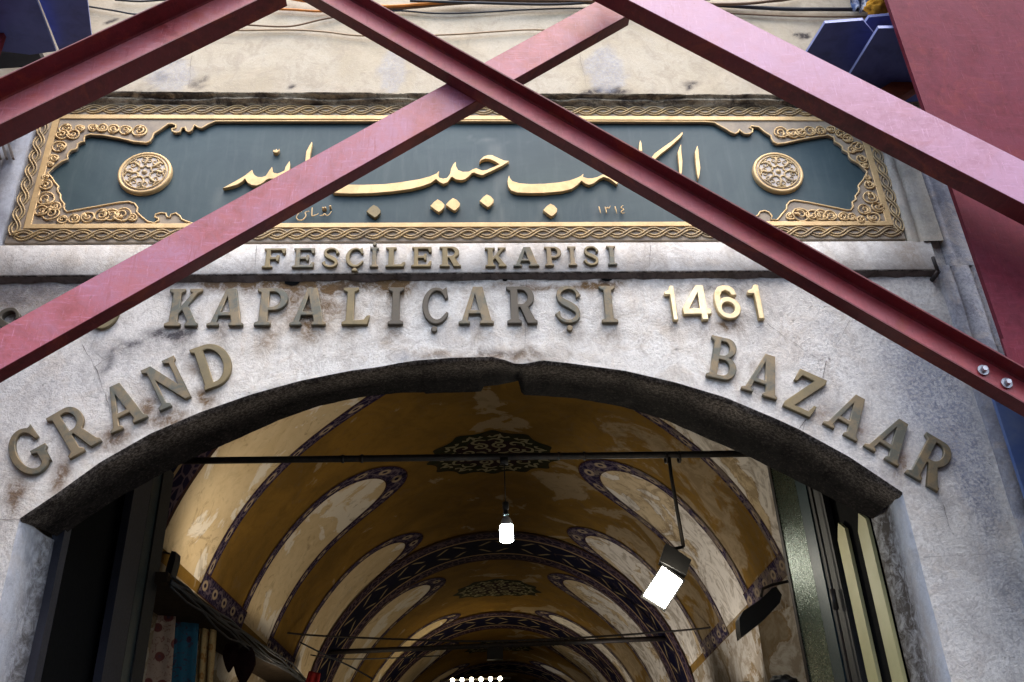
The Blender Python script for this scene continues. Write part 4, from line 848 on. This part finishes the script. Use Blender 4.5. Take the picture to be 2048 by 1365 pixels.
cable([(230,0),(280,3),(340,0),(400,6)], .007, M['wire_k'], 'dark cable along the top edge at left')
cable([(1400,6),(1430,10),(1560,18),(1650,19),(1745,20),(1800,24)], .014, M['wire_k'], 'thick black cable running to the right blue brackets')
cable([(1430,25),(1461,27),(1560,32),(1650,34),(1724,34),(1790,36)], .006, M['wire_b'], 'thin brown cable under the thick black one at right')
cable([(1300,2),(1380,4),(1460,8),(1560,2),(1600,-6)], .008, M['wire_b'], 'brown cable looping above the wide right beam')

# ------------------------------------------------------------------ painted barrel vault
VT = tag(empty('painted_vault', VF(10, 0, -1.6)), 'ochre barrel vault painted with cream panels, scroll borders and medallions', 'vault')
def vstain(u, deg):
    right = max(0, min(1, (105-deg)/70)); s = right*1.0+.25*max(0, nz(u*.7, deg*.04))
    if abs(deg-91) < 5 and u < 9.5: s += 1.0*max(0, 1-abs(deg-91)/5)
    lw = max(0, min(1, (deg-150)/25))*.6
    return (s, right*.75+lw*.7, 0, 1)
def vpatch(name, rows_ud, r, mat, uvs=None):
    mb = MB(); mb.grid([[VP(u, d, r) for u, d in row] for row in rows_ud], uvs)
    return build_attr(mb, name, mat, VT, [vstain(u, d) for row in rows_ud for u, d in row])
UE = 37.0
us_ = [4.72+.35*i for i in range(94)]; us_[-1] = UE
vpatch('ceiling', [[(u, 3*j) for j in range(61)] for u in us_], VR, M['ochre'])
for s in (-1, 1):
    mb = MB(); at = []
    rows = [[VF(u, VO+s*VR, VH-(VH+1.6)*j/24) for j in range(25)] for u in us_]; mb.grid(rows)
    for u in us_:
        for j in range(25): at.append((.5, .8, 0, 1))
    build_attr(mb, 'side_wall', M['pier'], VT, at)
mb = MB(); mb.face([VF(UE, VO-VR, -1.6), VF(UE, VO+VR, -1.6)]+[VP(UE, 6*j) for j in range(31)]); mb.build('end_wall', M['leafdark'], VT)
def finger(side, uL, uR, ut, tip, bwid=.15, base=15.0, bend=44.0, tw=6.0):
    D = (lambda a: 180-a) if side == 'L' else (lambda a: a)
    def outline(l, r, tp, b0):
        um = (l+r)/2; hw = (r-l)/2; L, Rr = [], []
        seq = [b0+(bend-b0)*i/12 for i in range(12)]+[bend+(tp-bend)*math.sin(R_(90*i/14)) for i in range(15)]
        for a in seq:
            q = max(0, (a-bend)/(tp-bend)); w = math.sqrt(max(0, 1-q**2.2)); c = um+(ut-um)*q**1.5
            L.append((c-hw*w, a)); Rr.append((c+hw*w, a))
        return L, Rr
    L, Rr = outline(uL, uR, tip, base); rows = []
    for (ul, a), (ur, _) in zip(L, Rr): rows.append([(ul+(ur-ul)*j/6, D(a)) for j in range(7)])
    vpatch('plaster_panel', rows, VR-.005, M['cream'])
    L2, R2 = outline(uL-bwid, uR+bwid, tip+tw, base)
    inn = L+Rr[::-1]; out = L2+R2[::-1]; rows = []; uv = []; s = 0; prev = None
    for a, b in zip(inn, out):
        p = VP(a[0], D(a[1])); s += (p-prev).length if prev else 0; prev = p
        rows.append([(a[0]+(b[0]-a[0])*j/3, D(a[1]+(b[1]-a[1])*j/3)) for j in range(4)]); uv.append([(s, j/3) for j in range(4)])
    vpatch('scroll_border', rows, VR-.010, M['border'], uv)
def foot(side, u0, u1, a0=13.0, a1=17.2):
    D = (lambda a: 180-a) if side == 'L' else (lambda a: a)
    rows, uv = [], []
    for i in range(9):
        u = u0+(u1-u0)*i/8; rows.append([(u, D(a0+(a1-a0)*j/3)) for j in range(4)]); uv.append([(u, j/3) for j in range(4)])
    vpatch('scroll_border', rows, VR-.013, M['border'], uv)
def ring(uc, hw=.70):
    rows, uv = [], []
    for i in range(91):
        d = 4+172*i/90; rows.append([(uc-hw+2*hw*j/6, d) for j in range(7)]); uv.append([(R_(d)*VR, j/6) for j in range(7)])
    vpatch('rib_band', rows, VR-.022, M['ring'], uv)
def medallion(uc, hu, hs):
    ha = math.degrees(hs/VR); Q = lambda x, y, r: VP(uc+hu*y, 90-ha*x, r)
    def disc(rad, r, mat, name, lob, par=None):
        mb = MB(); mb.grid([[Q(q/6*k*math.cos(th), q/6*k*math.sin(th), r) for q in range(7)] for th, k in [(2*math.pi*i/144, rad*(1+lob*abs(math.cos(6*2*math.pi*i/144))**6-lob*.6*abs(math.sin(6*2*math.pi*i/144))**3)) for i in range(145)]])
        return mb.build(name, mat, VT)
    disc(.96, VR-.006, M['medal'], 'painted_medallion', .07); disc(.60, VR-.009, M['medalmid'], 'medallion_heart', .10)
    mb = MB()
    def stroke(pts, ws):
        o = ribbon(pts, ws, 5); n = len(o)//2
        mb.grid([[Q(*o[i], VR-.013), Q(*o[2*n-1-i], VR-.013)] for i in range(n)])
    def pol(r, a): return (r*math.cos(a), r*math.sin(a))
    for i in range(12):
        a = 2*math.pi*i/12+.13
        stroke([pol(.80, a-.20), pol(.76, a-.12), pol(.84, a-.02), pol(.75, a+.10), pol(.80, a+.20)], [.07,.035,.06,.035,.07])
        stroke([pol(.70, a), pol(.79, a+.02), pol(.90, a)], [.03,.05,.02])
        sg = 1 if i % 2 else -1
        stroke([pol(.62, a-.23*sg), pol(.68, a-.08*sg), pol(.63, a+.10*sg), pol(.55, a+.12*sg), pol(.52, a+.02*sg), pol(.56, a-.04*sg)], [.03,.04,.05,.045,.04,.03])
    for i in range(8):
        a = 2*math.pi*i/8+.3; c = np.array(pol(.40, a)); sg = 1 if i % 2 else -1
        stroke([tuple(c+.13*(1-j/14)*np.array([math.cos(a+sg*j*.75), math.sin(a+sg*j*.75)])) for j in range(13)], [.045]*13)
        stroke([pol(.10, a), pol(.18, a+.25), pol(.27, a+.1)], [.03,.05,.02])
    mb.build('medallion_scroll', M['medalink'], VT)
PER = 4.855; R1 = 13.61
for k in range(-1, 5): ring(6.18 if k < 0 else R1+PER*k)
for sd_ in 'LR':
    finger(sd_, 6.80, 8.03, 7.45, 72); finger(sd_, 9.46, 10.56, 10.08, 62); finger(sd_, 11.94, 12.95, 12.42, 62)
    foot(sd_, 8.02, 9.50); foot(sd_, 10.56, 11.95)
    for k in range(4):
        o = PER*k; finger(sd_, 14.42+o, 15.62+o, 14.95+o, 66); finger(sd_, 17.25+o, 18.10+o, 17.50+o, 69); foot(sd_, 15.62+o, 17.26+o)
vpatch('spring_band', [[(u, 1.0*j) for j in range(14)] for u in us_], VR-.004, M['pier'])
vpatch('spring_band', [[(u, 180-1.0*j) for j in range(14)] for u in us_], VR-.004, M['pier'])
medallion(10.03, .64, .76)
for k in range(4): medallion(16.05+PER*k, .58, .76)

# ------------------------------------------------------------------ iron tie rods and wires under the vault
def rod(a, b, r, name, label, cat, group=None, n=10):
    mb = MB(); a, b = Vector(a), Vector(b); mb.tube([a.lerp(b, i/6) for i in range(7)], r, n)
    for q in (.28, .31, .62, .66): mb.tube([a.lerp(b, q), a.lerp(b, q+.004)], r*1.25, n)
    return tag(mb.build(name, M['iron'], None, True), label, cat, group)
UB = 6.55
pa, pb = PU(385, 922, UB), PU(1560, 907, UB)
rod(pa+(pa-pb)*.05, pb+(pb-pa)*.03, .026, 'tie_rod', 'black iron tie rod just inside the arch, carrying the hanging lamps', 'tie rod', 'iron tie rods across the vault')
pc, pd = PU(655, 1305, 13.4), PU(1335, 1277, 13.4)
rod(pc, pd, .035, 'tie_rod', 'black iron tie rod deeper in the vault below the painted rib', 'tie rod', 'iron tie rods across the vault')
def wire(pts, r, mat, label, u, cat='wire', name='wire'):
    mb = MB(); w = [PU(x, y, u) for x, y in pts]; c = [Vector(q) for q in catmull([tuple(p) for p in w], 6)]; mb.tube(c, r, 6); return tag(mb.build(name, mat, None, True), label, cat)
wire([(540,1263),(640,1272),(800,1279),(950,1283),(1100,1279),(1250,1270),(1400,1258),(1447,1252),(1465,1260),(1478,1285),(1484,1365)], .012, M['iron'], 'thin conduit crossing the vault and bending down the right wall', 11.2, 'conduit', 'conduit')
wire([(600,1285),(650,1310),(700,1333),(745,1358)], .010, M['wire_k'], 'short slanting wire above the left shop ledge', 11.0)
wire([(590,1305),(680,1318),(800,1316),(880,1312)], .008, M['wire_k'], 'thin wire slung along the left side under the tie rod', 12.6)

# ------------------------------------------------------------------ lamps
LK = .041
def lamp_light(name, kind, loc, energy, col, size=.1, target=None, spot=None, parent=None):
    l = bpy.data.lights.new(name, kind); l.energy = energy*LK; l.color = col
    if kind == 'AREA': l.size = size
    else: l.shadow_soft_size = size
    if spot: l.spot_size = R_(spot); l.spot_blend = .6
    o = bpy.data.objects.new(name, l); COL.objects.link(o); o.location = loc
    if target is not None: o.rotation_euler = (Vector(loc)-Vector(target)).to_track_quat('Z', 'Y').to_euler()
    if parent: setparent(o, parent)
    return o
# hanging LED bulb
top = PU(1008, 922, UB); s0 = PU(1011, 1005, UB); s1 = PU(1012, 1030, UB); b0 = PU(1012.7, 1052, UB); b1 = PU(1013.5, 1084, UB)
HB = tag(empty('hanging_bulb', top), 'glowing white LED bulb hanging on a thin cord from the tie rod', 'lamp')
mb = MB(); mb.tube([top, s0], .0045, 6); mb.tube([top+VN*-.03, top+VN*.03], .031, 10); mb.build('cord', M['black'], HB, True)
ax = (b1-b0).normalized(); L = (b1-b0).length
mb = MB(); mb.lathe([(0,0),(.022,0),(.026,.01),(.024,.05),(.020,.055),(.018,.075),(.024,.09),(.020,.1)], s0, ax, 16); mb.build('socket', M['black'], HB, True)
mb = MB(); mb.lathe([(.020,-.065),(.030,-.055),(.046,-.02),(.048,0)], b0, ax, 20); mb.build('bulb_cap', plain('white_plastic', (.75,.76,.75), .4), HB, True)
mb = MB(); mb.lathe([(.047,0),(.050,L*.04)]+[(.050-(.003 if i % 2 else 0), L*(.05+.85*i/18)) for i in range(19)]+[(.044,L*.97),(.0,L)], b0, ax, 20); mb.build('bulb', M['cool'], HB, True)
lamp_light('bulb_light', 'POINT', (b0+b1)/2+VA*-.02, 9, (.86,.97,1.0), .06, None, None, HB)
# flood lamp on its drop rod
FL = tag(empty('flood_lamp', PU(1340, 920, UB)), 'lit floodlight on a bent iron rod hanging from the tie rod', 'lamp', 'floodlights under the vault')
r0, r1, r2 = PU(1337, 905, UB), PU(1367, 1094, UB), PU(1340, 1100, UB)
mb = MB(); mb.tube([r0, PU(1342, 950, UB), r1], .014, 8); mb.tube([r1, r2], .012, 8)
cc = PU(1345, 915, UB)
for k in (-1, 1): mb.tube([cc+VN*(.05*k)+Vector((0, .040*math.cos(t*.524), .040*math.sin(t*.524))) for t in range(12)], .010, 6, closed=True)
mb.build('drop_rod', M['iron'], FL, True)
lens = [PU(x, y, UB-.05-.02*k) for k, (x, y) in enumerate(((1325,1134),(1365,1163),(1329,1218),(1287,1192)))]
nrm = (lens[1]-lens[0]).cross(lens[3]-lens[0]).normalized()
if nrm.dot(VA) > 0: nrm = -nrm
mb = MB(); mb.face([p+nrm*.004 for p in lens]); mb.build('lens', M['warm'], FL)
mb = MB(); ctr = sum(lens, Vector())/4; big = [ctr+(p-ctr)*1.16 for p in lens]; back = [ctr+(p-ctr)*.72-nrm*.11+Vector((0,0,.05)) for p in lens]
for i in range(4):
    j = (i+1) % 4; mb.face([big[i], big[j], back[j], back[i]]); mb.face([big[i], big[j], ctr+(lens[j]-ctr)*1.01, ctr+(lens[i]-ctr)*1.01])
mb.face(back); mb.build('housing', M['black'], FL)
mb = MB(); gb = [PU(x, y, UB+.02) for x, y in ((1328,1094),(1378,1128),(1368,1158),(1316,1130))]; gf = [p-VA*.10 for p in gb]
for i in range(4):
    j = (i+1) % 4; mb.face([gb[i], gb[j], gf[j], gf[i]])
mb.face(gb); mb.face(gf[::-1]); mb.build('gear_box', M['black'], FL)
lamp_light('flood_fill_light', 'AREA', ctr+nrm*.03, 14, (1.0,.90,.72), .2, ctr+nrm*1.0, None, FL)
lamp_light('flood_fill_light', 'POINT', ctr+nrm*.16, 30, (1.0,.88,.66), .09, None, None, FL)
# unlit looking flood lamp on the right wall, seen from behind; it washes the right side of the vault
def hood(name, pts, u, label, depth):
    root = tag(empty(name, PU(*pts[0], u)), label, 'lamp', 'floodlights under the vault')
    f = [PU(x, y, u) for x, y in pts]; bk = [p+VA*depth for p in f]; mb = MB(); n = len(f)
    for i in range(n): mb.face([f[i], f[(i+1) % n], bk[(i+1) % n], bk[i]])
    mb.face(f[::-1]); mb.face(bk); mb.build('housing', M['black'], root); return root
RL = hood('flood_lamp', ((1479,1236),(1487,1222),(1520,1200),(1545,1176),(1553,1174),(1564,1190),(1560,1206),(1530,1238),(1483,1275),(1480,1262)), 6.9, 'black hooded floodlight seen from behind on the right wall', .14)
mb = MB(); mb.tube([PU(1522,1195,6.95), PU(1525,1178,6.95), PU(1545,1170,6.95), PU(1600,1158,6.95)], .012, 6); mb.build('bracket', M['iron'], RL, True)
lp = PU(1520, 1245, 7.15); mb = MB(); mb.face([lp+VN*a+Vector((0,0,c))+VA*(.0) for a, c in ((-.10,-.02),(.06,.09),(.07,.08),(-.09,-.03))]); mb.build('lens', M['warm'], RL)
pt = PXP(1607, 1130, 2.27); dr = (pt-VC); src = pt+Vector((-dr.x, dr.y, dr.z))*(.75/dr.x)
lamp_light('flood_fill_light', 'POINT', src, 85, (1.0,.92,.80), .10, None, None, RL)  # added light floating off the housing, placed to glint on the teal leaf
LLm = hood('flood_lamp', ((330,1160),(331,1140),(340,1110),(343,1102),(352,1104),(350,1120),(339,1160)), 7.0, 'slim black floodlight in profile on the left ledge', .12)
mb = MB(); mb.tube([PU(322,1103,7.05), PU(340,1108,7.05)], .008, 6); mb.build('bracket', M['iron'], LLm, True)
l2 = PU(352, 1125, 7.2); lamp_light('flood_fill_light', 'SPOT', l2+VA*.25+VN*.75+Vector((0,0,-.25)), 210, (1.0,.86,.66), .2, VP(7.9, 148), 120, LLm)
# far row of bulbs
LB = tag(empty('lamp_bar', PU(955, 1360, 18)), 'far bar with a row of six small glowing bulbs under the vault', 'lamp')
mb = MB(); mb.tube([PU(880, 1362, 18), PU(1022, 1356, 18)], .02, 6); mb.build('bar', M['iron'], LB, True)
for i in range(6):
    c = PU(905+19*i, 1361-.7*i, 17.9); mb = MB(); mb.lathe([(0,-.04),(.028,-.028),(.038,0),(.028,.028),(0,.04)], c, (0,0,1), 12); mb.build('bulb', M['warm2'], LB, True)
lamp_light('bar_light', 'POINT', PU(955, 1375, 17.6), 60, (1.0,.82,.5), .3, None, None, LB)
# floodlights further in wash both sides
for u, wd in ((9.95, 'nearest'), (12.7, 'second'), (15.2, 'third'), (17.6, 'fourth'), (22.2, 'farthest')):
    for s in (-1, 1):
        r = tag(empty('flood_lamp', VF(u, VO+s*2.45, VH-.02)), f"small black floodlight on the {'left' if s < 0 else 'right'} ledge, {wd} along the vault", 'lamp', 'floodlights under the vault')
        mb = MB(); c = VF(u, VO+s*2.45, VH-(.30 if s > 0 and u < 11 else .02)); mb.bar(c-VA*.10, c+VA*.10, .08, .12); mb.tube([c-VA*.11+Vector((0,0,.03)), c-VA*.14+Vector((0,0,-.08)), c+VA*.14+Vector((0,0,-.08)), c+VA*.11+Vector((0,0,.03))], .012, 6); mb.build('housing', M['black'], r)
        mb = MB(); mb.face([c+VA*a+VN*(-s*.042)+Vector((0,0,h)) for a, h in ((-.08,-.01),(.08,-.01),(.08,.05),(-.08,.05))]); mb.build('lens', M['warm'], r)
        e = {9.95: (200, 430), 12.7: (180, 420)}.get(u, (95, 220))
        lamp_light('flood_fill_light', 'SPOT', VF(u, VO+s*1.60, VH-.47), e[0 if s < 0 else 1], (1.0,.86,.64) if s < 0 else (1.0,.95,.90), .12, VP(u+.2, 90+(-s)*64), 100, r)

# ------------------------------------------------------------------ shop ledge, carpets, pier and other things inside
LG = tag(empty('shop_ledge', VF(9, -2.4, VH)), 'dark timber shop ledge with tangled cables along the left wall', 'ledge')
mb = MB(); vl = -2.28; pts = [PV(335, 1150, vl), PV(478, 1262, vl), PV(600, 1352, vl), PV(640, 1380, vl)]
rows = []
for i, p in enumerate(pts): rows.append([p+Vector((0,0,.02)), p+Vector((0,0,-.05)), p-VN*.45+Vector((0,0,-.06)), p-VN*.45+Vector((0,0,.04)), p+Vector((0,0,.02))])
mb.grid(rows); mb.face(rows[0][:4]); mb.face(rows[-1][:4][::-1]); mb.build('board', M['timber'], LG)
mb = MB()
for k in range(7):
    c = []
    for i in range(16):
        t = i/15; f = t*(len(pts)-1); q = int(min(f, len(pts)-2)); p = pts[q].lerp(pts[q+1], f-q); c.append(p+VN*.03+Vector((0, 0, -.01-.013*k+.05*nz(t*6+k*3, k)-.03*math.sin(t*9+k))))
    mb.tube(c, .0075, 6)
mb.build('cable_bundle', M['wire_k'], LG, True)
def hang(name, tl, tr, bl, br_, u, mat, label, fold=.005):
    a, b, c, d = PU(*tl, u), PU(*tr, u+.12), PU(*bl, u), PU(*br_, u+.12); rows = []
    for i in range(17):
        t = i/16; rows.append([a.lerp(c, t).lerp(b.lerp(d, t), j/14)+VA*(fold*math.sin(j*.9+.3*math.sin(t*5))) for j in range(15)])
    mb = MB(); mb.grid(rows); o = mb.build(name, mat, None, True); s = o.modifiers.new('t', 'SOLIDIFY'); s.thickness = .008
    return tag(o, label, 'carpet', 'carpets hung at the left shop')
hang('carpet', (300,1165), (352,1215), (278,1420), (338,1420), 7.3, M['cloth1'], 'pale carpet with small red flowers hanging beside the left door leaf')
hang('carpet', (352,1216), (398,1226), (338,1420), (386,1420), 7.6, M['cloth2'], 'deep blue carpet with dark flower spots hanging at the left shop')
hang('carpet', (400,1232), (432,1245), (386,1420), (420,1420), 7.9, M['cloth3'], 'tan and cream carpet hanging at the right of the blue one', .05)
PN = MB()
for (cx, cy, w, h) in ((460,1310,16,34),(488,1330,22,40)):
    c = PU(cx, cy, 8.6); k = (PU(cx+w, cy, 8.6)-c).length; hh = (PU(cx, cy-h, 8.6)-c).length
    PN.grid([[c+VN*(k*math.cos(th)*q*(1-.5*max(0, -math.sin(th))))+Vector((0,0,hh*math.sin(th)*q))+VA*.02*q for q in (0, .5, 1)] for th in [i*.2618 for i in range(25)]], [[(i*.1, .5) for q in range(3)] for i in range(25)])
PN.build('painted_pendant', M['medalmid'], VT)
rf = hang('red_flag', (618,1342), (640,1347), (600,1395), (632,1395), 9.6, M['flag'], 'corner of a red flag at the bottom edge left of centre')
rf['category'] = 'flag'; rf['group'] = 'hangings low at the left'
mb = MB(); c = PU(990, 1309, 15.5); mb.bar(c-VN*.13, c+VN*.13, .12, .17); tag(mb.build('hanging_box', M['black']), 'small dark box hanging at the crown below the far tie rod', 'box')
# right pier of bare plaster and sign board at the lower right
PR = MB(); rows = []
for i in range(21):
    t = i/20; rows.append([VF(8.2+1.4*j/8, VO+2.62-.22*math.sin(math.pi*min(1, j/5))*(.6+.4*t)-.05*nz(j, t*4), -1.6+(VH+.35+1.6)*t) for j in range(9)])
PR.grid(rows); at = [(.6, .9, 0, 1)]*len(PR.v); build_attr(PR, 'plaster_pier', M['pier'], VT, at)
mb = MB(); a, b = PU(1385, 1392, 8.6), PU(1500, 1384, 8.6); mb.bar(a, b, .10, .16); tag(mb.build('sign_board', M['black']), 'top of a dark shop sign board at the bottom edge right of centre', 'sign')
tag(blob(PU(1568, 1372, 7.0), .10, 8, 'awning_bundle', M['black'], None, (1.2, .8, .7)), 'dark rolled bundle at the bottom edge beside the teal door leaf', 'bundle')

# ------------------------------------------------------------------ door leaves, folded back along the passage
def leaf_strip(name, x, th, pts, mat, par, z0=.05, z1=4.2):
    """upright of a leaf lying in the plane x = const, its two edges given by image columns at the bottom row"""
    y0, y1 = sorted(PXP(p, 1365, x).y for p in pts); mb = MB(); lo, hi = sorted((x, x+th)); mb.box((lo, y0, z0), (hi, y1, z1)); return mb.build(name, mat, par)
xd = -2.12; DL = tag(empty('door_leaf', (xd, .6, 0)), 'dark navy metal door leaf folded back on the left side', 'door', 'leaves of the metal gate door')
leaf_strip('stile', xd, -.05, (262, 285), M['leafdark'], DL); leaf_strip('panel', xd-.012, -.03, (240.5, 261.5), M['darkteal'], DL); leaf_strip('stile', xd+.004, -.05, (202, 240), M['navy'], DL)
leaf_strip('panel', xd-.09, -.02, (82, 201.5), M['matte'], DL); leaf_strip('hinge_post', xd+.006, -.06, (67, 81), M['navy'], DL)
xe = 2.27; DR = tag(empty('door_leaf', (xe, .6, 0)), 'teal metal door leaf folded back on the right, shining with lamp light', 'door', 'leaves of the metal gate door')
leaf_strip('panel', xe, .03, (1620, 1669), M['teal'], DR); leaf_strip('edge_trim', xe-.006, .05, (1614, 1619.5), M['iron'], DR)
leaf_strip('stile', xe-.012, .05, (1669.5, 1691), M['darkteal'], DR); leaf_strip('panel', xe-.002, .04, (1691.5, 1724), M['leafdark'], DR); leaf_strip('backing', xe+.05, .02, (1724.5, 1813), M['matte'], DR)
mb = MB(); q = PXP(1640, 1145, xe-.012); mb.tube([Vector((xe-.035, PXP(1680, 1200, xe).y, z)) for z in (2.2, 3.2, 3.75)], .008, 6); mb.tube([Vector((xe-.035, PXP(1680, 1200, xe).y, z)) for z in (2.86, 2.98)], .018, 8); mb.build('bolt_rod', M['iron'], DR, True)
for (b0_, b1_, tx, ty) in ((1736.5, 1757.5, 1682, 1037), (1784.5, 1808, 1717, 1023)):
    ya, yb3 = sorted(PXP(p, 1365, xe+.02).y for p in (b0_, b1_)); zt = PXP(tx+4, ty, xe+.02).z; mb = MB()
    ym = (ya+yb3)/2; prof = [(ya, .1), (yb3, .1), (yb3, zt-.09), (ym+.01, zt), (ya, zt-.06)]
    mb.face([(xe+.02, y, z) for y, z in prof]); mb.face([(xe+.04, y, z) for y, z in prof][::-1])
    for i in range(5):
        (y, z), (y2, z2) = prof[i], prof[(i+1) % 5]; mb.face([(xe+.02, y, z), (xe+.02, y2, z2), (xe+.04, y2, z2), (xe+.04, y, z)])
    mb.build('pointed_slot_view', M['yellow'], DR)  # pale board standing in for a lit yellow wall seen through slots
